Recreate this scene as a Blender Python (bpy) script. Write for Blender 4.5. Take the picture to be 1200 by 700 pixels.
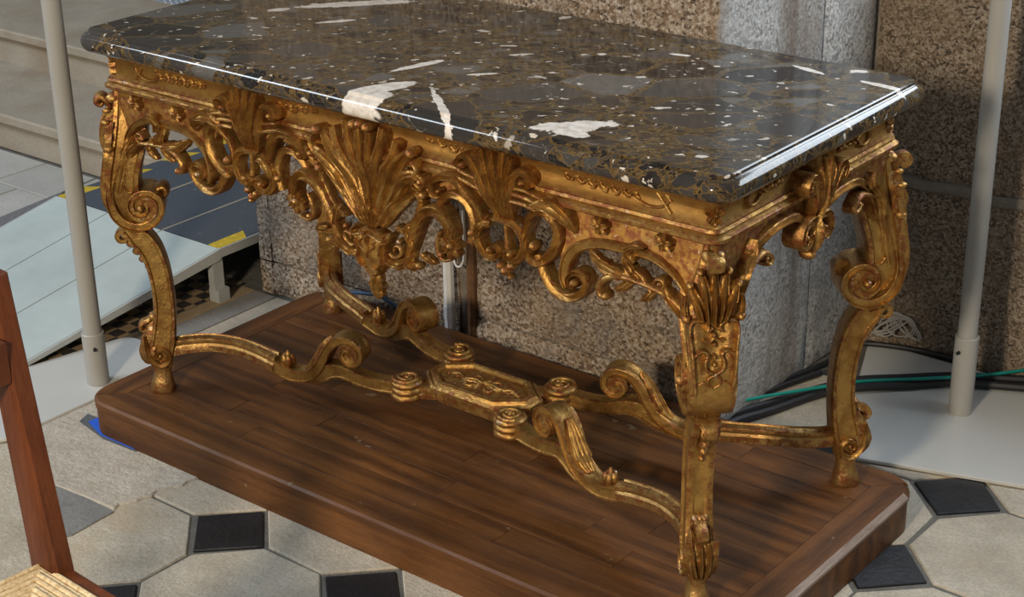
import bpy, math, random
import numpy as np
from mathutils import Vector, Matrix
random.seed(7)
# ------------------------------------------------------------------ scene, camera, light
for o in list(bpy.data.objects): bpy.data.objects.remove(o, do_unlink=True)
SC = bpy.context.scene
COL = SC.collection
H0 = 0.0906                       # height of the wooden plinth; plinth top is table-local z = 0
CAM = np.array([2.1684, -2.5796, 1.8019 + H0])
YAW, PITCH, ROLL, FPX = math.radians(128.9222), math.radians(23.6777), math.radians(-0.9652), 2008.544
def cam_axes():
    f = np.array([math.cos(PITCH)*math.cos(YAW), math.cos(PITCH)*math.sin(YAW), -math.sin(PITCH)])
    r = np.array([math.sin(YAW), -math.cos(YAW), 0.0]); u = np.cross(r, f)
    return (math.cos(ROLL)*r + math.sin(ROLL)*u, -math.sin(ROLL)*r + math.cos(ROLL)*u, f)
CR, CU, CF = cam_axes()
cd = bpy.data.cameras.new('camera'); cam = bpy.data.objects.new('camera', cd); COL.objects.link(cam)
cam.matrix_world = Matrix(((CR[0], CU[0], -CF[0], CAM[0]), (CR[1], CU[1], -CF[1], CAM[1]), (CR[2], CU[2], -CF[2], CAM[2]), (0, 0, 0, 1)))
cd.sensor_width = 36.0; cd.lens = 36.0*FPX/1200.0; cd.clip_start = 0.05; cd.clip_end = 100
SC.camera = cam

W = bpy.data.worlds.new('world'); SC.world = W; W.use_nodes = True
bg = W.node_tree.nodes['Background']; bg.inputs[0].default_value = (0.86, 0.93, 1.0, 1); bg.inputs[1].default_value = 0.20
def area(name, loc, target, size, size_y, power, color):
    l = bpy.data.lights.new(name, 'AREA'); l.shape = 'RECTANGLE'; l.size = size; l.size_y = size_y; l.energy = power; l.color = color
    o = bpy.data.objects.new(name, l); COL.objects.link(o); o.location = loc
    d = Vector(target) - Vector(loc); o.rotation_euler = d.to_track_quat('-Z', 'Y').to_euler(); return o
area('warm_lamp', (1.35, -4.45, 2.45), (0, 0, 0.45), 0.45, 0.45, 180, (1.0, 0.84, 0.63))
nw = area('nave_window', (-4.5, -2.9, 4.7), (-0.6, 0.3, 0.3), 3.2, 1.1, 250, (0.82, 0.91, 1.0)); nw.rotation_euler = (math.radians(42), 0, math.radians(-38))
area('aisle_window', (1.45, 1.32, 1.85), (1.2, -0.7, 1.15), 2.0, 0.65, 46, (0.80, 0.90, 1.0))     # tall window in the wall above the granite courses
vs = SC.view_settings; vs.view_transform = 'Standard'; vs.look = 'None'; vs.exposure = 0.12; vs.gamma = 1.0; vs.use_curve_mapping = False

# ------------------------------------------------------------------ pixel -> place
def ray(u):
    return CF + CR*((u[0]-600)/FPX) - CU*((u[1]-350)/FPX)
def onz(u, z): d = ray(u); return CAM + d*((z-CAM[2])/d[2])
def ony(u, y): d = ray(u); return CAM + d*((y-CAM[1])/d[1])
def onx(u, x): d = ray(u); return CAM + d*((x-CAM[0])/d[0])
YF = 0.330; XS = 0.790            # faces of the carved aprons
def F(u, off=0.0): p = ony(u, -YF-off); return (float(p[0]), float(p[2]-H0))
def Fs(u): p = onx(u, XS); return (float(p[1]), float(p[2]-H0))

# ------------------------------------------------------------------ mesh helpers
class MB:
    def __init__(s): s.v = []; s.f = []
    def add(s, v, f):
        n = len(s.v); s.v += [tuple(p) for p in v]; s.f += [tuple(i+n for i in q) for q in f]; return s
    def build(s, name, mat, parent=None, smooth=40):
        me = bpy.data.meshes.new(name); me.from_pydata(s.v, [], s.f); me.validate()
        import bmesh
        bm = bmesh.new(); bm.from_mesh(me); bmesh.ops.recalc_face_normals(bm, faces=bm.faces); bm.to_mesh(me); bm.free()
        me.materials.append(mat)
        if smooth:
            me.polygons.foreach_set('use_smooth', [True]*len(me.polygons)); me.set_sharp_from_angle(angle=math.radians(smooth))
        o = bpy.data.objects.new(name, me); COL.objects.link(o)
        if parent: o.parent = parent
        return o
def empty(name, loc=(0, 0, 0), rz=0, parent=None):
    o = bpy.data.objects.new(name, None); COL.objects.link(o); o.location = loc; o.rotation_euler = (0, 0, rz); o.empty_display_size = .05
    if parent: o.parent = parent
    return o
def tag(o, label, cat, group=None, kind=None):
    o['label'] = label
    if cat: o['category'] = cat
    if group: o['group'] = group
    if kind: o['kind'] = kind
    return o
def struct(o, label=None):
    o['kind'] = 'structure'
    if label: o['label'] = label
    return o
def box(mb, x0, x1, y0, y1, z0, z1, bev=0.0):
    if bev <= 0:
        v = [(x, y, z) for z in (z0, z1) for y in (y0, y1) for x in (x0, x1)]
        return mb.add(v, [(0, 2, 3, 1), (4, 5, 7, 6), (0, 1, 5, 4), (2, 6, 7, 3), (0, 4, 6, 2), (1, 3, 7, 5)])
    b = bev
    return prism(mb, [(x0, y0), (x1, y0), (x1, y1), (x0, y1)], z0, z1, b)
def inset(poly, d):
    n = len(poly); out = []
    A = sum(poly[i][0]*poly[(i+1) % n][1]-poly[(i+1) % n][0]*poly[i][1] for i in range(n)); sg = 1 if A > 0 else -1
    for i in range(n):
        p0, p1, p2 = poly[i-1], poly[i], poly[(i+1) % n]
        def nrm(a, b):
            dx, dy = b[0]-a[0], b[1]-a[1]; l = math.hypot(dx, dy) or 1e-9; return (-dy/l*sg, dx/l*sg)
        a, b = nrm(p0, p1), nrm(p1, p2); mx, my = a[0]+b[0], a[1]+b[1]; l2 = (mx*mx+my*my) or 1e-9
        k = min(2.0/l2, 2.0)
        out.append((p1[0]+mx*k*d, p1[1]+my*k*d))
    return out
def prism(mb, poly, z0, z1, bev=0.0, M=None):
    n = len(poly); M = M or (lambda x, y, z: (x, y, z))
    if bev > 0: rings = [(poly, z0), (poly, z1-bev), (inset(poly, bev), z1)]
    else: rings = [(poly, z0), (poly, z1)]
    v = [M(p[0], p[1], z) for r, z in rings for p in r]; f = []
    for k in range(len(rings)-1):
        for i in range(n): j = (i+1) % n; f.append((k*n+i, k*n+j, (k+1)*n+j, (k+1)*n+i))
    f.append(tuple(range(n-1, -1, -1))); f.append(tuple((len(rings)-1)*n+i for i in range(n)))
    return mb.add(v, f)
def catmull(P, n=8):
    P = [np.array(p, float) for p in P]
    if len(P) < 3: return [P[0]+(P[1]-P[0])*t for t in np.linspace(0, 1, n+1)]
    Q = [2*P[0]-P[1]] + P + [2*P[-1]-P[-2]]; out = []
    for i in range(1, len(Q)-2):
        for k in range(n):
            t = k/n; a, b, c, d = Q[i-1:i+3]
            out.append(.5*((2*b)+(c-a)*t+(2*a-5*b+4*c-d)*t*t+(3*b-a-3*c+d)*t**3))
    out.append(P[-1]); return out
def lerpw(w, u):
    if isinstance(w, (int, float)): return w
    k = u*(len(w)-1); i = min(int(k), len(w)-2); return w[i]+(w[i+1]-w[i])*(k-i)
def arclen(P):
    s = [0.0]
    for a, b in zip(P[:-1], P[1:]): s.append(s[-1]+float(np.linalg.norm(np.array(b)-np.array(a))))
    return [x/(s[-1] or 1) for x in s]
def tangents(P):
    T = []
    for i in range(len(P)):
        t = P[min(i+1, len(P)-1)]-P[max(i-1, 0)]; T.append(t/(np.linalg.norm(t) or 1))
    return T
# cross-sections (a across, b towards the viewer side; b < 0 is the back depth)
CHAN = [(-1, -1), (-1, .35), (-.88, .85), (-.68, 1), (-.45, .72), (0, .42), (.45, .72), (.68, 1), (.88, .85), (1, .35), (1, -1)]
ROUND = [(-1, -1), (-1, .1), (-.8, .6), (-.45, .92), (0, 1), (.45, .92), (.8, .6), (1, .1), (1, -1)]
RIB = [(-1, -1), (-1, .2), (-.75, .6), (-.42, .5), (-.18, .8), (0, 1), (.18, .8), (.42, .5), (.75, .6), (1, .2), (1, -1)]
BAND = [(-1, -1), (-1, .6), (-.85, 1), (-.6, 1), (-.5, .6), (.5, .45), (.7, .5), (1, .3), (1, -1)]
PANEL = [(-1, .72), (-.9, .98), (-.68, 1), (-.58, .84), (.58, .84), (.68, 1), (.9, .98), (1, .72), (1, .5), (.9, .36), (.9, -.36), (1, -.5), (1, -.72), (.9, -.98), (.68, -1), (.58, -.84), (-.58, -.84), (-.68, -1), (-.9, -.98), (-1, -.72), (-1, -.3), (-1, .3)]
OGEE = [(-1, 1), (-.2, 1), (.1, .78), (.45, .9), (.75, .82), (.9, .5), (1, .25), (.72, .12), (.6, 0), (.72, -.12), (1, -.25), (.9, -.5), (.75, -.82), (.45, -.9), (.1, -.78), (-.2, -1), (-1, -1)]
TUBE = [(math.cos(a), math.sin(a)) for a in np.linspace(0, 2*math.pi, 11)[:-1]]
def grid_faces(f, n, m, closed=True):
    for i in range(n-1):
        for j in range(m if closed else m-1):
            k = (j+1) % m; f.append((i*m+j, i*m+k, (i+1)*m+k, (i+1)*m+j))
def sweep(mb, P, B, prof, wa, wb):
    P = [np.array(p, float) for p in P]; T = tangents(P); U = arclen(P); v = []; f = []; m = len(prof)
    for i, p in enumerate(P):
        b = np.array(B[i] if isinstance(B, list) else B, float); n = np.cross(b, T[i]); n /= (np.linalg.norm(n) or 1)
        A, Bw = lerpw(wa, U[i]), lerpw(wb, U[i])
        for a, q in prof: v.append(tuple(p+n*a*A+b*q*Bw))
    grid_faces(f, len(P), m); f.append(tuple(range(m))); f.append(tuple((len(P)-1)*m+j for j in range(m-1, -1, -1)))
    return mb.add(v, f)
def tube(mb, P, r, sub=6):
    P = catmull(P, sub); T = tangents(P); v = []; f = []; m = 8; U = arclen(P); up = np.array((0.13, 0.21, .97))
    for i, p in enumerate(P):
        s = np.cross(T[i], up); s /= (np.linalg.norm(s) or 1); w = np.cross(s, T[i])
        for k in range(m): a = 2*math.pi*k/m; v.append(tuple(p+(s*math.cos(a)+w*math.sin(a))*lerpw(r, U[i])))
    grid_faces(f, len(P), m); f.append(tuple(range(m))); f.append(tuple((len(P)-1)*m+j for j in range(m-1, -1, -1)))
    return mb.add(v, f)
# relief carved on a surface: M(x, y, h) -> 3D
def stroke(mb, M, pts, w, h, prof=CHAN, depth=.012, n=7, base=0.0):
    P = catmull(pts, n); T = tangents(P); U = arclen(P); v = []; f = []; m = len(prof)
    for i, p in enumerate(P):
        nx, ny = -T[i][1], T[i][0]; ww = lerpw(w, U[i]); hh = lerpw(h, U[i])
        for a, b in prof: v.append(M(p[0]+nx*a*ww, p[1]+ny*a*ww, base + (b*hh if b >= 0 else b*depth)))
    grid_faces(f, len(P), m); f.append(tuple(range(m))); f.append(tuple((len(P)-1)*m+j for j in range(m-1, -1, -1)))
    return mb.add(v, f)
def leaf(mb, M, pts, w, h, lobes=5, depth=.008, curl=.0, base=0.0, n=None, veins=2.0):
    P = catmull(pts, n or 9); T = tangents(P); U = arclen(P); v = []; f = []; ts = [-1, -.82, -.62, -.42, -.22, -.08, 0, .08, .22, .42, .62, .82, 1]; m = len(ts)+2
    for i, p in enumerate(P):
        u = U[i]; env = max(.06, (math.sin(math.pi*min(1, .14+.86*u))**.6)) ; fr = (lobes*u) % 1.0
        ww = w*env*(1.0-.26*fr**1.5); nx, ny = -T[i][1], T[i][0]
        row = [(-1, -depth)]
        for t in ts:
            b = h*(.42+.42*(1-t*t)) + h*.20*math.cos(2*math.pi*(veins*abs(t)-.35*u)) - h*.16*fr*abs(t) + curl*u**2
            if abs(t) < .1: b += h*.25
            row.append((t, b*max(.25, env)))
        row.append((1, -depth))
        for t, b in row:
            back = abs(t)*ww*.55
            v.append(M(p[0]+nx*t*ww-T[i][0]*back*-.6, p[1]+ny*t*ww-T[i][1]*back*-.6, base+b))
    grid_faces(f, len(P), m); f.append(tuple(range(m))); f.append(tuple((len(P)-1)*m+j for j in range(m-1, -1, -1)))
    return mb.add(v, f)
def ball(mb, M, c, r, h=None, base=0.0, seg=10, rings=6):
    h = h or r; v = []; f = []
    for i in range(rings+1):
        a = math.pi*i/rings
        for k in range(seg): t = 2*math.pi*k/seg; v.append(M(c[0]+r*math.sin(a)*math.cos(t), c[1]+r*math.sin(a)*math.sin(t), base+h*math.cos(a)))
    grid_faces(f, rings+1, seg); return mb.add(v, f)
def rosette(mb, M, c, r, h=.008, petals=6, rot=.2):
    for k in range(petals):
        a = rot+2*math.pi*k/petals; d = (math.cos(a), math.sin(a))
        stroke(mb, M, [(c[0]+d[0]*r*.15, c[1]+d[1]*r*.15), (c[0]+d[0]*r*.6, c[1]+d[1]*r*.6), (c[0]+d[0]*r, c[1]+d[1]*r)], [r*.16, r*.36, r*.20], h*.8, CHAN, .004, 4)
    ball(mb, M, c, r*.27, h*1.1)
def spiral_pts(c, r0, r1, a0, turns, n=14):
    k = max(6, int(n*abs(turns))); return [(c[0]+(r0+(r1-r0)*t)*math.cos(a0+2*math.pi*turns*t), c[1]+(r0+(r1-r0)*t)*math.sin(a0+2*math.pi*turns*t)) for t in np.linspace(0, 1, k)]

# ------------------------------------------------------------------ materials
def newmat(name):
    m = bpy.data.materials.new(name); m.use_nodes = True; nt = m.node_tree; b = nt.nodes['Principled BSDF']; return m, nt, b
def N(nt, t, **kw):
    n = nt.nodes.new(t)
    for k, v in kw.items(): setattr(n, k, v)
    return n
def ramp(nt, fac, stops, interp='LINEAR'):
    r = N(nt, 'ShaderNodeValToRGB'); r.color_ramp.interpolation = interp; e = r.color_ramp.elements
    while len(e) < len(stops): e.new(.5)
    for x, (p, c) in zip(e, stops): x.position = p; x.color = (c[0], c[1], c[2], 1) if not isinstance(c, (int, float)) else (c, c, c, 1)
    nt.links.new(fac, r.inputs[0]); return r.outputs[0]
def mix(nt, fac, a, b, mode='MIX'):
    m = N(nt, 'ShaderNodeMix', data_type='RGBA', blend_type=mode)
    for s, val in ((0, fac), (6, a), (7, b)):
        if isinstance(val, (int, float)): m.inputs[s].default_value = val
        elif isinstance(val, tuple): m.inputs[s].default_value = (val[0], val[1], val[2], 1)
        else: nt.links.new(val, m.inputs[s])
    return m.outputs[2]
def math_(nt, op, a, b=None, clamp=False):
    m = N(nt, 'ShaderNodeMath', operation=op); m.use_clamp = clamp
    for i, val in enumerate((a, b)):
        if val is None: continue
        if isinstance(val, (int, float)): m.inputs[i].default_value = val
        else: nt.links.new(val, m.inputs[i])
    return m.outputs[0]
def coords(nt, scale=(1, 1, 1), rot=(0, 0, 0), world=False):
    if world: out = N(nt, 'ShaderNodeNewGeometry').outputs['Position']
    else: out = N(nt, 'ShaderNodeTexCoord').outputs['Object']
    mp = N(nt, 'ShaderNodeMapping'); mp.inputs['Scale'].default_value = scale; mp.inputs['Rotation'].default_value = rot
    nt.links.new(out, mp.inputs[0]); return mp.outputs[0]
def noise(nt, co, scale, detail=4, rough=.55, out=0, dist=0.0):
    n = N(nt, 'ShaderNodeTexNoise'); n.inputs['Scale'].default_value = scale; n.inputs['Detail'].default_value = detail; n.inputs['Roughness'].default_value = rough; n.inputs['Distortion'].default_value = dist
    nt.links.new(co, n.inputs['Vector']); return n.outputs[out]
def voro(nt, co, scale, feature='F1', out='Distance', rnd=1.0):
    n = N(nt, 'ShaderNodeTexVoronoi', feature=feature); n.inputs['Scale'].default_value = scale; n.inputs['Randomness'].default_value = rnd
    nt.links.new(co, n.inputs['Vector']); return n.outputs[out]
def bump(nt, b, h, strength, dist=.01):
    n = N(nt, 'ShaderNodeBump'); n.inputs['Strength'].default_value = strength; n.inputs['Distance'].default_value = dist
    nt.links.new(h, n.inputs['Height']); nt.links.new(n.outputs[0], b.inputs['Normal']); return n
def L(nt, a, b): nt.links.new(a, b)

def gold_mat(name, hatch=False, base=(.50, .30, .085), deep=(.27, .135, .034), worn=.65):
    m, nt, b = newmat(name); co = coords(nt, world=True)
    c = mix(nt, ramp(nt, noise(nt, co, 26, 7, .65), [(.36, 0), (.64, 1)]), deep, base)
    c = mix(nt, ramp(nt, noise(nt, co, 9, 5, .6), [(.5, 0), (.7, .45)]), c, (.40, .27, .10))
    red = ramp(nt, noise(nt, co, 48, 6, .7), [(.57, 0), (.66, 1)])
    pt = N(nt, 'ShaderNodeNewGeometry').outputs['Pointiness']
    edge = ramp(nt, pt, [(.505, 0), (.545, 1)])
    edge2 = math_(nt, 'MULTIPLY', edge, ramp(nt, noise(nt, co, 70, 5, .65), [(.44, 0), (.58, 1)]))
    wear = math_(nt, 'MAXIMUM', math_(nt, 'MULTIPLY', red, worn), math_(nt, 'MULTIPLY', edge2, .85))
    c = mix(nt, wear, c, (.16, .036, .009))
    chip = math_(nt, 'MULTIPLY', ramp(nt, pt, [(.54, 0), (.60, 1)]), ramp(nt, noise(nt, co, 60, 4, .7), [(.62, 0), (.66, 1)]))
    c = mix(nt, math_(nt, 'MULTIPLY', chip, .85), c, (.60, .52, .42))
    L(nt, c, b.inputs['Base Color'])
    L(nt, ramp(nt, wear, [(0, .82), (1, .5)]), b.inputs['Metallic'])
    L(nt, ramp(nt, noise(nt, co, 40, 5, .65), [(.3, .24 if not hatch else .42), (.7, .46 if not hatch else .6)]), b.inputs['Roughness'])
    hgt = math_(nt, 'ADD', noise(nt, co, 150, 6, .65), math_(nt, 'MULTIPLY', noise(nt, co, 38, 3), 1.2))
    if hatch:
        w1 = N(nt, 'ShaderNodeTexWave', bands_direction='DIAGONAL'); w1.inputs['Scale'].default_value = 210; w1.inputs['Distortion'].default_value = .8
        L(nt, co, w1.inputs[0]); hgt = math_(nt, 'ADD', hgt, math_(nt, 'MULTIPLY', w1.outputs['Fac'], .40))
    bump(nt, b, hgt, .5, .0035); return m
GOLD = gold_mat('gilded_wood'); GOLDH = gold_mat('gilded_hatched', True, (.36, .205, .052), (.25, .125, .030), .18)
GOLDP = gold_mat('gilded_worn', False, (.48, .30, .10), (.26, .14, .045), .8)

def marble_mat():
    m, nt, b = newmat('breccia_marble'); g = coords(nt, (1, 1, 1), (0, 0, math.radians(-39)))
    s = N(nt, 'ShaderNodeMapping'); s.inputs['Scale'].default_value = (.70, 1, 1); L(nt, g, s.inputs[0]); co = s.outputs[0]
    dn = N(nt, 'ShaderNodeVectorMath', operation='SCALE'); L(nt, noise(nt, co, 22, 5, .65, 1), dn.inputs[0]); dn.inputs['Scale'].default_value = .035
    ad = N(nt, 'ShaderNodeVectorMath', operation='ADD'); L(nt, co, ad.inputs[0]); L(nt, dn.outputs[0], ad.inputs[1]); cw = ad.outputs[0]
    def rnd(sc, ch):
        sp = N(nt, 'ShaderNodeSeparateColor'); L(nt, voro(nt, cw, sc, 'F1', 'Color'), sp.inputs[0]); return sp.outputs[ch]
    # fine ochre-brown ground
    fine = ramp(nt, rnd(190, 0), [(0, (.014, .011, .009)), (.25, (.035, .026, .016)), (.45, (.070, .045, .018)), (.62, (.11, .070, .026)), (.80, (.05, .039, .028)), (.92, (.13, .10, .065))], 'CONSTANT')
    fine = mix(nt, ramp(nt, voro(nt, cw, 90, 'DISTANCE_TO_EDGE'), [(0, .9), (.07, 0)]), fine, (.15, .090, .028))
    def clast(base, sc, thr, edge, cols):
        r = rnd(sc, 0); sel = ramp(nt, r, [(thr, 0), (thr+.01, 1)])
        dist = voro(nt, cw, sc, 'DISTANCE_TO_EDGE'); inn = ramp(nt, dist, [(edge, 0), (edge*1.2, 1)])
        c = ramp(nt, rnd(sc, 1), cols, 'CONSTANT')
        c = mix(nt, ramp(nt, noise(nt, cw, 45, 6, .7), [(.45, 0), (.75, .45)]), c, (.055, .048, .042))
        vein = ramp(nt, voro(nt, cw, sc*1.7, 'DISTANCE_TO_EDGE'), [(0, 1), (.010, 0)])
        c = mix(nt, math_(nt, 'MULTIPLY', vein, ramp(nt, noise(nt, co, 14, 2), [(.5, 0), (.58, .6)])), c, (.42, .37, .31))
        rim = math_(nt, 'MULTIPLY', sel, ramp(nt, dist, [(edge*.4, 0), (edge*.55, .8), (edge*1.2, .8), (edge*1.35, 0)]))
        out = mix(nt, rim, base, (.12, .075, .026))
        return mix(nt, math_(nt, 'MULTIPLY', sel, inn), out, c)
    cols = [(0, (.011, .010, .010)), (.22, (.030, .027, .025)), (.46, (.050, .046, .043)), (.64, (.017, .013, .012)), (.80, (.040, .034, .030)), (.92, (.10, .095, .088))]
    c = clast(fine, 75, .42, .09, cols); c = clast(c, 38, .58, .07, cols); c = clast(c, 20, .70, .05, cols); c = clast(c, 9.5, .76, .04, cols)
    wf = math_(nt, 'MULTIPLY', ramp(nt, rnd(120, 2), [(.972, 0), (.978, 1)]), ramp(nt, voro(nt, cw, 120, 'DISTANCE_TO_EDGE'), [(.1, 0), (.16, 1)]))
    wf2 = math_(nt, 'MULTIPLY', ramp(nt, rnd(48, 2), [(.968, 0), (.975, 1)]), ramp(nt, voro(nt, cw, 48, 'DISTANCE_TO_EDGE'), [(.12, 0), (.17, 1)]))
    c = mix(nt, math_(nt, 'MAXIMUM', wf, wf2), c, (.58, .53, .47))
    # the big pale clasts of this slab, each an ellipse with a ragged rim
    P = N(nt, 'ShaderNodeTexCoord').outputs['Object']; nz = noise(nt, P, 26, 6, .7)
    acc = None
    for (cx, cy, lx, ly, ang, rag) in WHITES:
        mp = N(nt, 'ShaderNodeMapping', vector_type='TEXTURE'); mp.inputs['Location'].default_value = (cx, cy, 0); mp.inputs['Rotation'].default_value = (0, 0, ang); mp.inputs['Scale'].default_value = (lx, ly, 1)
        L(nt, P, mp.inputs[0]); fl = N(nt, 'ShaderNodeVectorMath', operation='MULTIPLY'); L(nt, mp.outputs[0], fl.inputs[0]); fl.inputs[1].default_value = (1, 1, 0)
        ln = N(nt, 'ShaderNodeVectorMath', operation='LENGTH'); L(nt, fl.outputs[0], ln.inputs[0])
        d = math_(nt, 'ADD', ln.outputs['Value'], math_(nt, 'MULTIPLY', math_(nt, 'SUBTRACT', nz, .5), rag))
        k = ramp(nt, d, [(.92, 1), (1.0, 0)]); acc = k if acc is None else math_(nt, 'MAXIMUM', acc, k)
    c = mix(nt, acc, c, ramp(nt, noise(nt, P, 60, 4), [(.3, (.50, .44, .38)), (.6, (.72, .68, .63))]))
    L(nt, c, b.inputs['Base Color']); b.inputs['Roughness'].default_value = .09; b.inputs['IOR'].default_value = 1.45; b.inputs['Specular IOR Level'].default_value = .42
    return m
def WL(u0, u1, half, rag=1.0):           # pale streak between two pixels on the slab top -> object space
    a, b2 = onz(u0, H0+.868), onz(u1, H0+.868); d = b2-a
    return (float((a[0]+b2[0])/2), float((a[1]+b2[1])/2), float(math.hypot(d[0], d[1])/2), half, math.atan2(d[1], d[0]), rag)
WHITES = [WL((392, 114), (490, 97), .026, .6), WL((398, 122), (446, 126), .036, .5), WL((400, 114), (462, 112), .034, .6), WL((415, 126), (440, 134), .03, .4), WL((505, 104), (530, 148), .008, 2.2), WL((626, 152), (722, 146), .028, 2.2), WL((640, 150), (690, 163), .016, 2.0),
          WL((350, 9), (485, 2), .024, 1.2), WL((462, 84), (522, 71), .012, 1.2), WL((545, 89), (585, 87), .006, 1.0), WL((930, 78), (965, 88), .009, 1.6), WL((1008, 96), (1062, 108), .010, 1.2), WL((312, 14), (340, 11), .014, .8), WL((370, 28), (420, 24), .010, 1.0), WL((785, 64), (810, 67), .007, .8)]

def wood_mat(name, c0, c1, axis=0, rough=.42, spots=False, var=.35):
    m, nt, b = newmat(name); sc = [9, 9, 9]; sc[axis] = .9; co = coords(nt, tuple(sc), world=True)
    oi = N(nt, 'ShaderNodeObjectInfo').outputs['Random']
    ofs = N(nt, 'ShaderNodeVectorMath', operation='ADD'); cb = N(nt, 'ShaderNodeCombineXYZ'); L(nt, math_(nt, 'MULTIPLY', oi, 40), cb.inputs[0]); L(nt, math_(nt, 'MULTIPLY', oi, 17), cb.inputs[1]); L(nt, co, ofs.inputs[0]); L(nt, cb.outputs[0], ofs.inputs[1]); cv = ofs.outputs[0]
    w = N(nt, 'ShaderNodeTexWave', bands_direction='Y' if axis != 1 else 'X'); w.inputs['Scale'].default_value = .55; w.inputs['Distortion'].default_value = 9; w.inputs['Detail'].default_value = 4; w.inputs['Detail Scale'].default_value = 1.6; L(nt, cv, w.inputs[0])
    g = math_(nt, 'ADD', math_(nt, 'MULTIPLY', w.outputs['Fac'], .22), math_(nt, 'MULTIPLY', noise(nt, cv, 5, 9, .75), .80))
    g = math_(nt, 'ADD', math_(nt, 'MULTIPLY', g, .72), math_(nt, 'MULTIPLY', noise(nt, cv, 30, 5, .7), .28))
    c = ramp(nt, g, [(.36, c0), (.66, c1)])
    c = mix(nt, math_(nt, 'MULTIPLY', oi, var), c, tuple(x*.45 for x in c1))
    co2 = coords(nt, world=True)
    if spots:
        sp = ramp(nt, noise(nt, co2, 17, 3, .55), [(.70, 0), (.73, 1)]); c = mix(nt, math_(nt, 'MULTIPLY', sp, .45), c, (.30, .22, .13))
        c = mix(nt, math_(nt, 'MULTIPLY', ramp(nt, noise(nt, co2, 3.1, 4, .6), [(.42, 0), (.62, 1)]), .38), c, tuple(x*.7 for x in c0))
    L(nt, c, b.inputs['Base Color']); L(nt, ramp(nt, noise(nt, co2, 9, 5), [(.3, rough-.1), (.7, rough+.12)]), b.inputs['Roughness'])
    b.inputs['Specular IOR Level'].default_value = .32; fg = noise(nt, cv, 26, 6, .7)
    bump(nt, b, fg, .3, .004); return m
OAK = wood_mat('plinth_oak', (.046, .0165, .0046), (.185, .072, .0185), 0, .50, True)
OAKY = wood_mat('plinth_oak_cross', (.046, .0165, .0046), (.185, .072, .0185), 1, .50, True)
WORN = wood_mat('plinth_worn_edge', (.16, .10, .07), (.42, .33, .27), 1, .5)
CHERRY = wood_mat('chair_wood', (.055, .014, .005), (.145, .042, .014), 2, .36, var=.1)

def stone_mat(name, c0, c1, speck=.3, scale=8, rough=.8, bmp=.4, stain=None, vary=.25):
    m, nt, b = newmat(name); co = coords(nt, world=True)
    c = ramp(nt, noise(nt, co, scale, 7, .62), [(.3, c0), (.7, c1)])
    oi = N(nt, 'ShaderNodeObjectInfo').outputs['Random']; c = mix(nt, math_(nt, 'MULTIPLY', oi, vary), c, tuple(x*.72 for x in c0))
    c = mix(nt, math_(nt, 'MULTIPLY', ramp(nt, noise(nt, co, 150, 4, .7), [(.42, 1), (.58, 0)]), speck), c, tuple(x*.55 for x in c0))
    if stain: c = mix(nt, math_(nt, 'MULTIPLY', ramp(nt, noise(nt, co, 2.6, 5, .65), [(.50, 0), (.66, 1)]), .7), c, stain)
    L(nt, c, b.inputs['Base Color']); b.inputs['Roughness'].default_value = rough
    bump(nt, b, noise(nt, co, 60, 8, .7), bmp, .01); return m
LIME = stone_mat('floor_limestone', (.38, .335, .26), (.60, .545, .45), .35, 9, .68, .5, (.46, .36, .235))
LIMEW = stone_mat('worn_limestone', (.44, .39, .32), (.62, .57, .49), .3, 14, .8, .9)
SLATE = stone_mat('floor_slate', (.006, .007, .009), (.015, .017, .021), .3, 12, .42, .3)
GROUT = stone_mat('floor_grout', (.10, .095, .085), (.19, .18, .16), .3, 20, .85, .5)
STEPM = stone_mat('step_stone', (.30, .255, .195), (.42, .37, .30), .2, 5, .8, .3, (.25, .19, .13))
PAVE = stone_mat('paving_stone', (.36, .355, .33), (.46, .45, .42), .2, 6, .75, .25)
MORTAR = stone_mat('mortar', (.20, .17, .14), (.32, .28, .23), .3, 30, .9, .8)

def granite_mat(name, cols, big, bmp=.9, gscale=150, stain=None):
    m, nt, b = newmat(name); co = coords(nt, world=True)
    sp = N(nt, 'ShaderNodeSeparateColor'); L(nt, voro(nt, co, gscale, 'F1', 'Color'), sp.inputs[0])
    c = ramp(nt, math_(nt, 'ADD', math_(nt, 'MULTIPLY', sp.outputs[0], .75), math_(nt, 'SUBTRACT', math_(nt, 'MULTIPLY', noise(nt, co, gscale*.9, 5, .75), .9), .32)), cols)
    c = mix(nt, ramp(nt, noise(nt, co, 5, 6, .62), [(.42, 0), (.66, .45)]), c, big)
    c = mix(nt, ramp(nt, noise(nt, co, 3.4, 6, .65), [(.56, 0), (.66, .5)]), c, (.24, .225, .205))
    oi = N(nt, 'ShaderNodeObjectInfo').outputs['Random']; c = mix(nt, math_(nt, 'MULTIPLY', oi, .22), c, (.12, .10, .085))
    if stain:
        cs = coords(nt, (7, 7, .5), world=True); c = mix(nt, ramp(nt, noise(nt, cs, 1.0, 3, .5), [(.54, 0), (.66, .75)]), c, stain)
    L(nt, c, b.inputs['Base Color']); b.inputs['Roughness'].default_value = .85
    bump(nt, b, math_(nt, 'ADD', noise(nt, co, gscale*.55, 6, .7), math_(nt, 'MULTIPLY', noise(nt, co, 42, 4), 1.0)), bmp, .02); return m
GRAN = granite_mat('pier_granite', [(.12, (.05, .037, .028)), (.32, (.30, .195, .115)), (.55, (.45, .345, .25)), (.85, (.68, .58, .47))], (.40, .275, .165))
GRANG = granite_mat('pier_grey_stone', [(.12, (.16, .15, .14)), (.4, (.34, .33, .31)), (.6, (.42, .41, .39)), (.9, (.56, .55, .53))], (.40, .39, .37), .4, 150, (.13, .085, .055))
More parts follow.
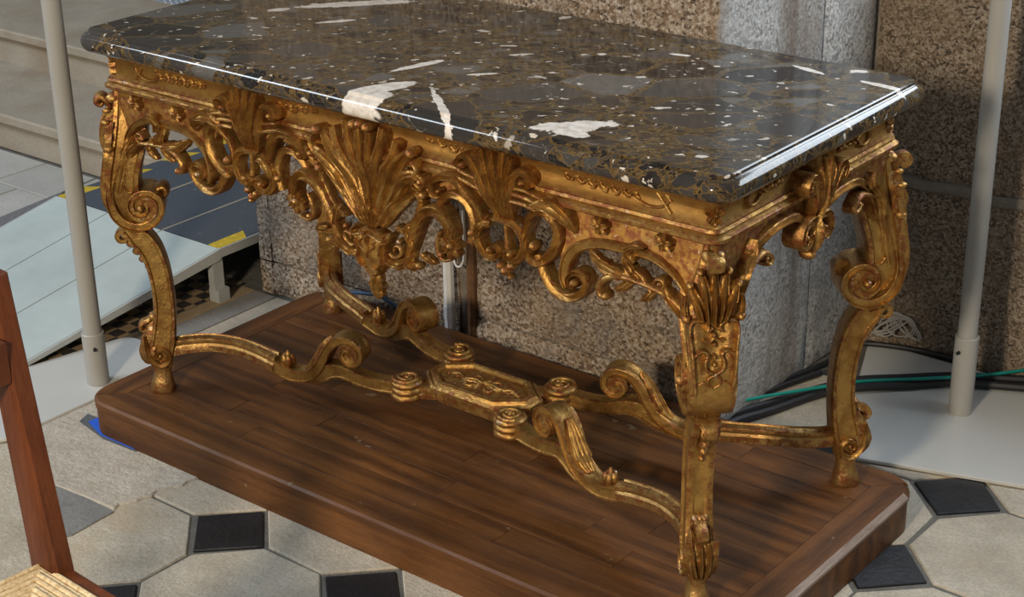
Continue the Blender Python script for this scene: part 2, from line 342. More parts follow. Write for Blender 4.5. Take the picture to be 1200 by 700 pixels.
GRANB = granite_mat('wall_granite', [(.12, (.06, .045, .035)), (.35, (.30, .21, .13)), (.6, (.45, .35, .25)), (.9, (.68, .58, .47))], (.40, .28, .165), 1.0, 190)

def plain(name, col, rough=.5, metal=0.0, nscale=30, amt=.12, bmp=.08, spec=.5):
    m, nt, b = newmat(name); co = coords(nt, world=True)
    c = mix(nt, ramp(nt, noise(nt, co, nscale, 5), [(.3, 0), (.7, 1)]), col, tuple(x*(1-amt) for x in col)); L(nt, c, b.inputs['Base Color'])
    b.inputs['Roughness'].default_value = rough; b.inputs['Metallic'].default_value = metal; b.inputs['Specular IOR Level'].default_value = spec
    bump(nt, b, noise(nt, co, nscale*6, 4), bmp, .002); return m
PAINT = plain('pole_paint', (.34, .335, .315), .38, 0, 8, .05, .03)
PLATE = plain('plate_paint', (.52, .525, .51), .30, 0, 6, .06, .03)
BLACKR = plain('black_rubber', (.012, .012, .014), .5)
GREENP = plain('green_cable', (.0, .23, .19), .45); BLUEC = plain('blue_cable', (.03, .08, .17), .5); GREYW = plain('grey_wire', (.30, .29, .27), .5); WHITEP = plain('white_plastic', (.66, .66, .65), .35)
BLUET = plain('blue_tape', (.01, .10, .62), .55); FELT = plain('grey_felt', (.16, .18, .20), .95, 0, 300, .7, .8)
RUST = plain('rusty_pipe', (.16, .075, .03), .75, 0, 40, .5, .4); CEMENT = stone_mat('cement_patch', (.16, .16, .155), (.27, .27, .26), .3, 12, .75, .4)
STEEL = plain('ramp_frame', (.48, .50, .49), .45, .3); YELLOW = plain('hazard_yellow', (.62, .44, .03), .6, 0, 60, .35)
def ramp_mat():
    m, nt, b = newmat('chequer_plate'); co = coords(nt, world=True)
    v = voro(nt, co, 120, rnd=0.0); L(nt, mix(nt, ramp(nt, noise(nt, co, 6, 5), [(.35, 0), (.7, 1)]), (.43, .50, .50), (.36, .42, .42)), b.inputs['Base Color'])
    b.inputs['Roughness'].default_value = .45; bump(nt, b, ramp(nt, v, [(.2, 1), (.42, 0)]), .2, .002); return m
RAMPM = ramp_mat()
def grip_mat():
    m, nt, b = newmat('grip_coating'); co = coords(nt, world=True)
    c = ramp(nt, noise(nt, co, 260, 3, .7), [(.3, (.035, .046, .062)), (.72, (.075, .09, .115))]); c = mix(nt, ramp(nt, noise(nt, co, 30, 5, .7), [(.64, 0), (.72, .4)]), c, (.3, .32, .34))
    L(nt, c, b.inputs['Base Color']); b.inputs['Roughness'].default_value = .7; bump(nt, b, noise(nt, co, 400, 3), .5, .002); return m
GRIP = grip_mat()
def mosaic_mat():
    m, nt, b = newmat('mosaic_floor'); co = coords(nt, world=True)
    ck = N(nt, 'ShaderNodeTexChecker'); ck.inputs['Scale'].default_value = 26; ck.inputs['Color1'].default_value = (.018, .018, .02, 1); ck.inputs['Color2'].default_value = (.30, .21, .12, 1); L(nt, co, ck.inputs[0])
    c = mix(nt, ramp(nt, noise(nt, co, 90, 4), [(.4, 0), (.7, .4)]), ck.outputs[0], (.12, .10, .08)); L(nt, c, b.inputs['Base Color']); b.inputs['Roughness'].default_value = .6; return m
MOSAIC = mosaic_mat()
def rush_mat():
    m, nt, b = newmat('rush'); co = coords(nt, (1, 1, 1), world=True)
    c = ramp(nt, noise(nt, co, 120, 4, .6), [(.3, (.40, .27, .12)), (.7, (.72, .58, .36))]); L(nt, c, b.inputs['Base Color']); b.inputs['Roughness'].default_value = .6; bump(nt, b, noise(nt, co, 300, 4), .4, .003); return m
RUSH = rush_mat()
MARBLE = marble_mat()

# ------------------------------------------------------------------ the setting: floor
def polyclean(px, z=0.0): return [(float(onz(u, z)[0]), float(onz(u, z)[1])) for u in px]
fb = MB(); box(fb, -8, 4.5, -4, 5.5, -.06, -.006); floor = struct(fb.build('floor', GROUT, None, 0))
PX, PY, SX0, SY0, HD = .3847, .3527, -.262, -.533, .106
g = .0045
rngf = random.Random(3)
def jit(poly, a): return [(x+rngf.uniform(-a, a), y+rngf.uniform(-a, a)) for x, y in poly]
def tile(name, poly, z, mat, bev=.003, z0=-.02, parent=floor):
    mb = MB(); c = (sum(p[0] for p in poly)/len(poly), sum(p[1] for p in poly)/len(poly))
    prism(mb, [(x-c[0], y-c[1]) for x, y in poly], z0, z, bev); o = mb.build(name, mat, parent, 0); o.location = (c[0], c[1], 0); return o
def in_plinth(x, y): return abs(x) < .62 and abs(y+.0224) < .2
for i in range(-3, 8):
    for j in range(-5, 6):
        x, y = SX0+i*PX, SY0+j*PY
        if -.6 < x < 2.4 and y < 1.05 and not in_plinth(x, y) and not (x < -.5 and y > -.62) and not (x < .5 and y > .1):
            h = HD-g*1.4; tile('black_tile', jit([(x-h, y), (x, y-h), (x+h, y), (x, y+h)], .003), rngf.uniform(-.0015, 0), SLATE, .002)
        cx, cy = x+PX/2, y+PY/2
        if -1.2 < cx < 2.4 and cy < .95 and not in_plinth(cx, cy) and not (cx < -.5 and cy > -.62) and not (cx < .15 and cy > .1):
            a, b, q = PX/2-g, PY/2-g, HD+g*.4
            P8 = [(-a, -b+q), (-a+q, -b), (a-q, -b), (a, -b+q), (a, b-q), (a-q, b), (-a+q, b), (-a, b-q)]
            tile('octagon_tile', jit([(cx+u, cy+v) for u, v in P8], .003), rngf.uniform(-.002, 0), LIME)
# worn slab with a ragged side beside the plinth, cement patch
px = [(30, 505), (60, 480), (110, 450), (238, 560)]
ragged = polyclean(px); e0, e1 = np.array(polyclean([(238, 560)])[0]), np.array(polyclean([(134, 598)])[0])
for k in range(1, 12):
    q = e0+(e1-e0)*k/12; d = e1-e0; nrm = np.array((-d[1], d[0]))/np.linalg.norm(d); q = q+nrm*rngf.uniform(-.012, .010); ragged.append((float(q[0]), float(q[1])))
ragged += polyclean([(134, 598), (59, 568)])
tile('worn_slab', ragged, .004, LIMEW, .004)
tile('cement_patch', polyclean([(56, 566), (90, 578), (134, 600), (112, 612), (84, 628), (66, 632), (60, 600)]), .0015, CEMENT, .001)
tile('octagon_tile', polyclean([(-60, 575), (0, 545), (50, 575), (60, 640), (20, 690), (-60, 690)]), -.001, LIME)
# mosaic floor under the ramp and its border strips
tile('mosaic_panel', [(-1.85, -.30), (-1.22, -.30), (-1.22, .42), (-1.85, .42)], -.003, MOSAIC, .001)
tile('border_strip', [(-1.21, -.6), (-1.165, -.6), (-1.165, .40), (-1.21, .40)], -.002, stone_mat('strip_tan', (.30, .22, .13), (.42, .32, .2), .2, 9, .7), .001)
tile('border_strip', [(-1.16, -.6), (-1.08, -.6), (-1.08, .40), (-1.16, .40)], -.002, stone_mat('strip_grey', (.20, .19, .18), (.30, .29, .27), .2, 9, .7), .001)
tile('border_strip', [(-1.075, -.6), (-.90, -.6), (-.90, .40), (-1.075, .40)], -.002, stone_mat('strip_cream', (.38, .33, .26), (.52, .46, .37), .2, 9, .7), .001)
for i in range(9):
    for j in range(3):
        w, d = .30, .215; x = -1.93-w*(i+1)+(.13 if j % 2 else 0); y = .735-d*(j+1)
        tile('paving_slab', [(x+.003, y+.003), (x+w-.003, y+.003), (x+w-.003, y+d-.003), (x+.003, y+d-.003)], rngf.uniform(-.002, 0), PAVE, .002)
# steps on the far side, running along the nave
def step(name, y0, y1, z0, z1, mat, label):
    root = MB(); x0, x1 = -7.5, -1.17
    prof = [(y0+.025, z0), (y0+.025, z1-.035), (y0, z1-.03), (y0, z1-.006), (y0+.006, z1), (y1, z1), (y1, z0)]
    v = [(x, a, b) for x in (x0, x1) for a, b in prof]; n = len(prof)
    f = [tuple(range(n)), tuple(range(2*n-1, n-1, -1))]+[(i, (i+1) % n, n+(i+1) % n, n+i) for i in range(n)]
    root.add(v, f); return struct(root.build(name, mat, None, 0), label)
step('floor_step', .725, 1.2, 0, .136, STEPM, 'lower pale stone step with a worn nosing beyond the ramp')
step('floor_step', 1.118, 5.0, 0, .272, STEPM, 'upper pale stone step leading to the landing')
lm, nt, lb = newmat('landing_tiles'); co = coords(nt, (1, 1, 1), (0, 0, .6), world=True)
br = N(nt, 'ShaderNodeTexBrick'); br.inputs['Scale'].default_value = 12; br.inputs['Color1'].default_value = (.62, .62, .62, 1); br.inputs['Color2'].default_value = (.52, .53, .55, 1); br.inputs['Mortar'].default_value = (.22, .26, .33, 1); br.inputs['Mortar Size'].default_value = .09
L(nt, co, br.inputs[0]); L(nt, br.outputs[0], lb.inputs['Base Color']); lb.inputs['Roughness'].default_value = .6
mb = MB(); box(mb, -7.5, -1.17, 1.75, 5.0, .268, .276); struct(mb.build('floor_landing', lm, None, 0))
mb = MB(); box(mb, -9.0, 1.5, 5.0, 5.4, 0, 6.0); box(mb, -9.0, 1.5, 4.94, 5.0, 0, .9); struct(mb.build('wall_far', STEPM, None, 0), 'plain stone nave wall beyond the landing')

# ------------------------------------------------------------------ the setting: granite pier and wall
rs = np.random.RandomState(5); NZ = rs.rand(64, 64)
def vnoise(x, y):
    xi, yi = int(math.floor(x)), int(math.floor(y)); fx, fy = x-xi, y-yi; fx = fx*fx*(3-2*fx); fy = fy*fy*(3-2*fy)
    a = NZ[xi % 64, yi % 64]; b = NZ[(xi+1) % 64, yi % 64]; c = NZ[xi % 64, (yi+1) % 64]; d = NZ[(xi+1) % 64, (yi+1) % 64]
    return (a*(1-fx)+b*fx)*(1-fy)+(c*(1-fx)+d*fx)*fy
def fbm(x, y): return vnoise(x, y)*.55+vnoise(x*2.1+7, y*2.1+3)*.28+vnoise(x*4.3+1, y*4.3+9)*.17
def stone(name, M, u0, u1, v0, v1, mat, parent, relief=.006, cell=.022, freq=22, depth=.05, bev=.006):
    """dressed block: M(u, v, out) -> 3D; face subdivided and knocked rough, edges eased"""
    mb = MB(); n = max(4, int((u1-u0)/cell)); m = max(4, int((v1-v0)/cell)); v = []; f = []
    for j in range(m+1):
        for i in range(n+1):
            u, w = u0+(u1-u0)*i/n, v0+(v1-v0)*j/m; e = min(i, j, n-i, m-j); o = (fbm(u*freq+31, w*freq+17)-.5)*2*relief
            if e == 0: o -= bev
            v.append(M(u, w, o))
    for j in range(m):
        for i in range(n): a = j*(n+1)+i; f.append((a, a+1, a+n+2, a+n+1))
    k = len(v); rim = [i for i in range(n+1)]+[(j)*(n+1)+n for j in range(1, m+1)]+[m*(n+1)+i for i in range(n-1, -1, -1)]+[j*(n+1) for j in range(m-1, 0, -1)]
    for r in rim:
        i, j = r % (n+1), r // (n+1); v.append(M(u0+(u1-u0)*i/n, v0+(v1-v0)*j/m, -depth))
    for a in range(len(rim)): b = (a+1) % len(rim); f.append((rim[b], rim[a], k+a, k+b))
    mb.add(v, f); return mb.build(name, mat, parent, 60)
XP0, XP1, YP, YB = -1.143, .325, .408, 1.12
mb = MB(); box(mb, XP0+.012, XP1-.012, YP+.012, 2.0, -.02, 2.2); pier = struct(mb.build('wall_pier', MORTAR, None, 0), 'granite pier standing behind the gilded table')
Mf = lambda u, v, o: (u, YP-o, v)
XG = XP1-.006
for (u0, u1, v0, v1) in [(XP0, -.42, 0, .093), (-.37, XG, 0, .12), (XP0, -.42, .099, .66), (-.36, XG, .126, .70), (XP0, -.55, .666, 1.45), (-.545, XG, .706, 1.45), (XP0, -.2, 1.456, 2.2), (-.194, XG, 1.456, 2.2)]:
    stone('granite_block', Mf, u0, u1, v0, v1, GRAN, pier, .007)
Mr = lambda u, v, o: (XP1+o, u, v)
for (u0, u1, v0, v1) in [(YP+.004, .862, 0, 2.2), (.866, YB, 0, 2.2)]:
    stone('grey_stone', Mr, u0, u1, v0, v1, GRANG, pier, .0025)
Ml = lambda u, v, o: (XP0-o, -u, v)
for (v0, v1) in [(0, .093), (.099, .66), (.666, 1.45), (1.456, 2.2)]: stone('granite_block', Ml, -1.3, -YP, v0, v1, GRAN, pier, .006)
mb = MB(); box(mb, XP1-.02, 4.2, YB+.014, YB+.16, -.02, 1.17); wall = struct(mb.build('wall_back', MORTAR, None, 0), 'rough granite block wall behind the right stanchion')
Mb = lambda u, v, o: (u, YB-o, v)
for (u0, u1, v0, v1) in [(XP1+.004, .98, 0, .440), (.99, 1.9, 0, .44), (XP1+.004, .745, .462, 1.17), (.755, 1.5, .462, 1.17), (1.91, 4.2, 0, .44), (1.51, 4.2, .462, 1.17)]:
    stone('granite_block', Mb, u0, u1, v0, v1, GRANB, wall, .011, .025 if u0 < 1.3 else .08, 15)
# bulging mortar joint
mb = MB(); P = [(XP1+.01+.05*i, YB+.004, .451+.004*math.sin(i*1.7)) for i in range(26)]; tube(mb, P, [.014, .017, .013, .016, .012], 2); mb.build('mortar_joint', MORTAR, wall)

# ------------------------------------------------------------------ wooden plinth
PA, PB, PCY, RC, BW = .8713, .4033, -.0224, .075, .078
plinth = empty('wooden_plinth', (0, PCY, 0)); tag(plinth, 'low dark oak plinth with rounded corners under the gilded table', 'plinth')
def rrect(a, b, r, n=8):
    out = []
    for cx, cy, a0 in ((a-r, b-r, 0), (-a+r, b-r, 90), (-a+r, -b+r, 180), (a-r, -b+r, 270)):
        for k in range(n+1): t = math.radians(a0+90*k/n); out.append((cx+r*math.cos(t), cy+r*math.sin(t)))
    return out
mb = MB(); prism(mb, rrect(PA-.002, PB-.002, RC), 0, H0-.02); mb.build('fascia', OAK, plinth, 30)
def arc(cx, cy, a0, a1, n=5, r=RC): return [(cx+r*math.cos(math.radians(a0+(a1-a0)*k/n)), cy+r*math.sin(math.radians(a0+(a1-a0)*k/n))) for k in range(n+1)]
ia, ib = PA-BW, PB-BW
def border(outer, inner, mat, ch=.006):
    # outer: polyline along rounded edge, inner: the two inner mitre corners
    mb = MB(); n = len(outer); z0, z1 = H0-.0205, H0
    ins = inset(outer+inner, ch)[:n]
    ins[0] = outer[0]; ins[-1] = outer[-1]
    d0 = np.array(inner[1])-np.array(outer[0]); d0 /= np.linalg.norm(d0); d1 = np.array(inner[0])-np.array(outer[-1]); d1 /= np.linalg.norm(d1)
    ins[0] = tuple(np.array(outer[0])+d0*ch); ins[-1] = tuple(np.array(outer[-1])+d1*ch)
    v = [(x, y, z0) for x, y in outer]+[(x, y, z1-ch*.75) for x, y in outer]+[(x, y, z1) for x, y in ins]+[(x, y, z0) for x, y in inner]+[(x, y, z1) for x, y in inner]
    f = []
    for k in (0, 1):
        for i in range(n-1): f.append((k*n+i, k*n+i+1, (k+1)*n+i+1, (k+1)*n+i))
    f.append(tuple(2*n+i for i in range(n))+(3*n+2, 3*n+3)); f.append((3*n, 3*n+1, 3*n+3, 3*n+2)); f.append((n-1, 3*n, 3*n+2, 3*n-1, 2*n-1)); f.append((0, n, 2*n, 3*n+3, 3*n+1)); f.append(tuple(range(n-1, -1, -1))+(3*n+1, 3*n))
    mb.add(v, f); return mb.build('border_board', mat, plinth, 30)
gp = .0008
border(arc(-PA+RC, -PB+RC, 226, 270)+arc(PA-RC, -PB+RC, 270, 314), [(ia, -ib-gp), (-ia, -ib-gp)], OAK)
border(arc(PA-RC, -PB+RC, 316, 360)+arc(PA-RC, PB-RC, 0, 44), [(ia+gp, ib), (ia+gp, -ib)], OAKY, .011)
border(arc(PA-RC, PB-RC, 46, 90)+arc(-PA+RC, PB-RC, 90, 134), [(-ia, ib+gp), (ia, ib+gp)], OAK)
border(arc(-PA+RC, PB-RC, 136, 180)+arc(-PA+RC, -PB+RC, 180, 224), [(-ia-gp, -ib), (-ia-gp, ib)], OAKY)
mb = MB(); P = [(PA-.0042, -PB+RC+.01, H0-.0035), (PA-.0042, PB-RC-.01, H0-.0035)]
v = []; 
for y in np.linspace(-PB+.05, PB-.065, 20): v += [(PA+.0012, y, H0-.0135), (PA+.0012, y, H0-.0078), (PA-.0100, y, H0-.0001), (PA-.0125-.0015*random.random(), y, H0-.0001), (PA-.010, y, H0-.0135)]
f = []; grid_faces(f, 20, 5); f += [tuple(range(5)), tuple(95+j for j in range(4, -1, -1))]; mb.add(v, f); o = mb.build('worn_arris', WORN, plinth, 0); o['label'] = 'pale worn edge of the plinth'
rows = 9; rw = 2*ib/rows; rp = random.Random(11)
for r in range(rows):
    x = -ia; y0 = -ib+r*rw; first = True
    while x < ia-.01:
        ln = rp.uniform(.18, .6) if first else rp.uniform(.42, .75); first = False
        x1 = min(ia, x+ln)
        if ia-x1 < .15: x1 = ia
        mb = MB(); w, h2 = (x1-x)/2-.0006, rw/2-.0006; prism(mb, [(-w, -h2), (w, -h2), (w, h2), (-w, h2)], H0-.021, H0-rp.uniform(.0001, .0006), .0003)
        o = mb.build('plank', OAK, plinth, 0); o.location = ((x+x1)/2, y0+rw/2, 0); x = x1

# ------------------------------------------------------------------ gilded console table
T = empty('console_table', (0, 0, H0)); tag(T, 'carved and gilded wooden console table with scrolled legs and pierced apron', 'table')
AX, AY = .775, .315
# frieze band, top moulding and cornice bead (one part each)
def ringsweep(prof, ax, ay, rc=.012):
    mb = MB(); v = []; f = []; m = len(prof); pts = rrect(1, 1, 0.0001, 1)
    corners = [(ax-rc, ay-rc, 0), (-ax+rc, ay-rc, 90), (-ax+rc, -ay+rc, 180), (ax-rc, -ay+rc, 270)]; n = 0
    for cx, cy, a0 in corners:
        for k in range(5):
            t = math.radians(a0+22.5*k); d = (math.cos(t), math.sin(t)); n += 1
            for o, z in prof: v.append((cx+d[0]*(rc+o), cy+d[1]*(rc+o), z))
    grid_faces(f, n, m); 
    for j in range(m): k = (j+1) % m; f.append(((n-1)*m+j, (n-1)*m+k, k, j))
    return mb.add(v, f)
fr = ringsweep([(-.03, .822), (.012, .822), (.010, .812), (.002, .804), (-.004, .79), (-.004, .772), (.002, .762), (-.03, .758)], AX, AY).build('frieze', GOLDH, T)
ringsweep([(-.02, .7625), (.006, .762), (.009, .757), (.005, .753), (.010, .7515), (.0165, .747), (.0165, .741), (.009, .736), (.003, .7345), (-.02, .734)], AX, AY).build('moulding', GOLD, T)
def apron_mesh(low, xs, flip, M):
    """board from z=.74 down to low(x); M(x, z, out)"""
    mb = MB(); v = []; f = []
    for x in xs:
        z = low(x)
        for (zz, o) in ((.738, 0), (z, 0), (z-.003, -.003), (z-.003, -.022), (.738, -.022)): v.append(M(x, zz, o))
    grid_faces(f, len(xs), 5); f += [tuple(range(5)), tuple((len(xs)-1)*5+j for j in range(4, -1, -1))]
    return mb.add(v, f)
def interp(pts):
    pts = sorted(pts); X = [p[0] for p in pts]; Z = [p[1] for p in pts]; return lambda x: float(np.interp(abs(x), X, Z))
edge_px = [(803, 352), (795, 336), (783, 321), (762, 305), (742, 297), (722, 292), (700, 287), (684, 287), (670, 292), (662, 301), (657, 316), (652, 306), (649, 290), (645, 262), (634, 244), (622, 240), (610, 238), (600, 240), (575, 236), (556, 232), (545, 226), (530, 224), (515, 232), (503, 236), (490, 228), (480, 222), (470, 226), (455, 236), (436, 240)]
low = interp([F(u) for u in edge_px])
xs = sorted(set([round(x, 4) for x in np.linspace(-.762, .762, 160)]))
FRONT = lambda s: (lambda x, z, h: (s*x, -(YF-.014)-h-.013*min(1, max(0, (z-.69)/.04))*(h > .0001), min(z, .8205)))
BACKP = lambda s: (lambda x, z, h: (s*x, (YF-.014)+h, z))
SIDE = lambda s, sd: (lambda y, z, h: (sd*((XS-.014)+h+.013*min(1, max(0, (z-.69)/.04))*(h > .0001)), s*y, min(z, .8205)))
ap = apron_mesh(low, xs, 1, FRONT(1)).build('apron', GOLDH, T); ap['label'] = 'long front apron pierced with carved scrollwork'
PXM = 1/610.0
def S(px): return [F(u) for u in px]
def rel(name, parent, mat, fn, M):
    mb = MB(); fn(mb, M); return mb.build(name, mat, parent, 55)
# --- centre pieces of the long front apron
def palmette(mb, M):
    b = (0, .612)
    for sg in (1, -1):
        for tipx, tipz, w, mid in ((.016, .812, .011, (.010, .70)), (.048, .806, .012, (.022, .71)), (.082, .785, .013, (.036, .70))):
            stroke(mb, M, [(sg*.004, .606), (sg*mid[0], mid[1]), (sg*tipx*.86, tipz-.035), (sg*tipx, tipz)], [.004, .0075, w, w*.75], [.012, .016, .022, .014], RIB, .006)
        # big rounded lobes
        leaf(mb, M, [(sg*.012, .607), (sg*.045, .68), (sg*.082, .735), (sg*.112, .770), (sg*.122, .775)], .027, .020, 1.0, .008, .010, 0, None, 3)
        leaf(mb, M, [(sg*.018, .60), (sg*.055, .650), (sg*.092, .680), (sg*.122, .694), (sg*.135, .688)], .024, .018, 1.0, .008, .010, 0, None, 3)
        stroke(mb, M, [(sg*.02, .603), (sg*.062, .668), (sg*.098, .712), (sg*.128, .728), (sg*.138, .745), (sg*.128, .757)], [.005, .008, .007, .005], .020, ROUND, .006)
        ball(mb, M, (sg*.122, .772), .011, .016, .006); ball(mb, M, (sg*.135, .688), .010, .014, .006)
    for k in (-1, 0, 1): ball(mb, M, (k*.018, .808-abs(k)*.004), .012, .022, .006)
    for k in range(5): leaf(mb, M, [((k-2)*.006, .598), ((k-2)*.012, .62), ((k-2)*.017, .645-abs(k-2)*.006)], .008, .010, 2, .004, .006, .014)
rel('palmette', ap, GOLD, palmette, FRONT(1))
def mask(mb, M):
    R = [(.0, .594), (.020, .589), (.034, .583), (.046, .590), (.050, .577), (.042, .565), (.040, .548), (.042, .530), (.034, .512), (.020, .506), (.014, .494), (.0, .487)]
    out = R+[(-x, z) for x, z in R[-2:0:-1]]; n = len(out); v = []; f = []; rings = [(1.0, -.012), (1.0, .010), (.92, .018), (.75, .016), (.45, .024), (.15, .026)]
    cx, cz = 0, .545
    for k, h in rings:
        for x, z in out: v.append(M(cx+(x-cx)*k, cz+(z-cz)*k, h))
    grid_faces(f, len(rings), n); f += [tuple(range(n)), tuple((len(rings)-1)*n+j for j in range(n))]; mb.add(v, f)
    for sg in (1, -1):
        stroke(mb, M, [(sg*.004, .584), (sg*.022, .579), (sg*.038, .575), (sg*.043, .583), (sg*.036, .587)], [.004, .005, .004, .003], .030, ROUND, .004)
        stroke(mb, M, [(sg*.034, .566), (sg*.028, .545), (sg*.030, .525), (sg*.020, .513), (sg*.008, .512)], [.003, .004, .003], .028, ROUND, .004)
        stroke(mb, M, [(0, .545), (sg*.010, .552), (sg*.020, .560), (sg*.016, .568)], [.004, .003], .032, ROUND, .004)
        ball(mb, M, (sg*.045, .582), .007, .022)
    stroke(mb, M, [(0, .575), (0, .555), (0, .535)], [.004, .008, .004], .034, ROUND, .004)
rel('mask_cartouche', ap, GOLD, mask, FRONT(1))
rel('pendant_leaf', ap, GOLD, lambda mb, M: leaf(mb, M, [(0, .500), (0, .48), (0, .462), (0, .436)], .019, .014, 3, .008, .0), FRONT(1))
for sg in (1, -1):
    M = FRONT(sg)
    def swp(name, *parts, mat=GOLD):
        mb = MB()
        for p in parts: p(mb)
        return mb.build(name, mat, ap, 55)
    st = lambda px, w, h, prof=CHAN, d=.014, base=0.0: (lambda mb: stroke(mb, M, S(px), w, h, prof, d, 7, base))
    lf = lambda px, w, h, lobes=4, curl=.004, base=0.004, d=.010: (lambda mb: leaf(mb, M, S(px), w, h, lobes, d, curl, base))
    bl = lambda u, r, h=None, base=0.004: (lambda mb: ball(mb, M, F(u), r, h, base))
    # arch over the opening beside the leg
    swp('arch_band', st([(806, 366), (803, 354), (797, 340), (784, 322), (763, 305), (742, 297), (720, 292), (700, 288), (682, 289), (668, 296), (660, 309), (658, 326), (662, 338)], [.003, .008, .010, .010, .010, .009], .012, BAND, .022))
    swp('scroll', st([(628, 300), (632, 314), (638, 328), (647, 341), (658, 349), (670, 350), (681, 344), (685, 333), (680, 323), (671, 321), (665, 327), (666, 335), (672, 337)], [.009, .010, .0095, .008, .006, .004], [.012, .014, .018], CHAN, .018), bl((672, 332), .0085, .020))
    swp('scroll', st([(620, 293), (618, 302), (626, 309), (638, 305), (647, 295), (652, 280), (651, 265), (644, 252), (633, 247), (622, 254), (615, 268), (611, 282)], [.006, .008, .011, .011, .010, .008, .007, .006], .016, CHAN, .018), bl((624, 289), .010, .018))
    swp('acanthus_leaf', lf([(624, 243), (640, 240), (656, 248), (667, 260), (672, 275)], .017, .018, 3, .008))
    # acanthus branch in the arch
    swp('acanthus_branch', st([(805, 372), (792, 357), (775, 344), (757, 335), (738, 328), (722, 325), (709, 327), (701, 335), (702, 345), (709, 350)], [.008, .007, .006, .006, .007, .008, .006], .018, ROUND, .012), bl((709, 348), .008, .016),
        lf([(742, 329), (722, 322), (706, 314), (694, 303), (687, 294)], .013, .012, 4, .004, .004), lf([(748, 332), (738, 318), (731, 305), (728, 298)], .012, .012, 3, .004, .006), lf([(742, 310), (736, 297), (743, 290), (754, 292)], .010, .016, 2, .006, .008),
        lf([(740, 330), (728, 338), (716, 341)], .009, .008, 3, .002), lf([(765, 340), (758, 349), (748, 354)], .009, .008, 3, .002), lf([(775, 336), (783, 350), (795, 366), (803, 380)], .010, .014, 4, .004, .006))
    swp('small_scroll', st([(744, 318), (751, 324), (757, 335), (764, 344)], [.004, .005, .003], .016, ROUND, .006), st([(766, 333), (769, 328), (776, 329), (778, 336), (773, 341)], [.004, .004, .003], .018, ROUND, .006), bl((772, 334), .006, .014))
    # small palmette with side curls
    def pal2(mb):
        for pts, w in (([(581, 258), (569, 224), (561, 198), (553, 183), (543, 182), (539, 190), (545, 195)], [.005, .009, .012, .009, .006, .005]), ([(597, 258), (599, 228), (605, 207), (614, 200), (623, 207), (622, 218), (615, 216)], [.005, .009, .011, .009, .006, .005]),
                       ([(586, 260), (576, 215), (570, 190), (566, 172)], [.004, .007, .010, .007]), ([(589, 260), (583, 215), (580, 190), (578, 170)], [.004, .007, .009, .007]), ([(591, 260), (590, 220), (591, 195), (592, 176)], [.004, .006, .009, .007]), ([(594, 260), (595, 225), (598, 200), (602, 184)], [.004, .007, .009, .007])):
            stroke(mb, M, S(pts), w, [.012, .018, .026, .020], RIB, .010)
        ball(mb, M, F((546, 191)), .008, .022); ball(mb, M, F((616, 213)), .008, .022)
    swp('palmette', pal2)
    swp('reed_bundle', st([(603, 226), (620, 232), (636, 240)], [.005, .006, .004], .014, ROUND), st([(603, 234), (618, 239), (632, 246)], [.005, .006, .004], .016, ROUND), st([(602, 219), (620, 224), (640, 234)], [.004, .005, .004], .012, ROUND))
    swp('scroll', st([(517, 222), (514, 228), (508, 224), (508, 214), (516, 207), (528, 206), (539, 211), (548, 225), (556, 240), (562, 258)], [.004, .005, .006, .008, .009, .009, .009, .008], .018, CHAN, .012), bl((515, 224), .007, .014))
    swp('reed_bundle', st([(536, 205), (550, 213), (566, 222)], [.004, .006, .004], .012, ROUND), st([(540, 199), (554, 206), (568, 212)], [.004, .005, .004], .011, ROUND))
    # wreath and pendant under the small palmette
    swp('wreath', st([(572, 255), (562, 262), (557, 274), (560, 289), (569, 301), (580, 302), (584, 295), (578, 289), (572, 293)], [.006, .010, .011, .009, .007, .005], .020, RIB, .014), st([(576, 256), (588, 259), (601, 265), (610, 277), (612, 293), (605, 305), (594, 305), (590, 297), (597, 294)], [.006, .009, .011, .010, .007, .005], .020, RIB, .014),
        st([(589, 262), (590, 276), (591, 292)], [.006, .005, .006], .010, ROUND), bl((574, 293), .008, .020), bl((598, 298), .008, .020), bl((551, 274), .009, .016), lf([(575, 262), (566, 262), (560, 270), (558, 280)], .010, .012, 3, .004, .012))
    swp('flower_pendant', bl((585, 312), .009, .016), bl((597, 313), .009, .016), bl((591, 318), .010, .018), bl((595, 326), .006, .010))
    # C-scroll with a large flower
    swp('scroll', st([(472, 308), (478, 296), (483, 277), (489, 260), (499, 249), (511, 247), (520, 254), (526, 266), (529, 280)], [.004, .008, .011, .012, .012, .012, .010, .007], [.012, .016, .022, .026, .024], CHAN, .014), lf([(482, 292), (476, 276), (474, 262)], .009, .012, 3), lf([(490, 300), (500, 306), (508, 312)], .008, .010, 3, .002))
    swp('scroll', st([(548, 288), (552, 268), (548, 248), (538, 233), (526, 229), (515, 236), (508, 250)], [.008, .009, .009, .008, .007], .010, CHAN, .018))
    swp('flower', lambda mb: rosette(mb, M, F((527, 289)), .026, .020, 7), lambda mb: ball(mb, M, F((527, 289)), .010, .022))
    swp('curl', st([(513, 272), (509, 284), (510, 298), (517, 307), (526, 306)], [.004, .006, .005, .003], .010, ROUND), bl((514, 300), .006, .010))
    # acanthus beside and below the mask
    swp('acanthus_leaf', lf([(452, 246), (463, 228), (475, 212), (488, 205), (498, 212)], .019, .018, 3, .008, .006), bl((496, 213), .009, .018), st([(498, 205), (500, 214), (494, 219), (489, 214)], [.005, .005, .003], .018, ROUND))
    swp('strap', st([(468, 226), (478, 222), (487, 228), (491, 240), (487, 254), (480, 266), (470, 272), (462, 268)], [.006, .007, .008, .007, .005], .012, CHAN, .012))
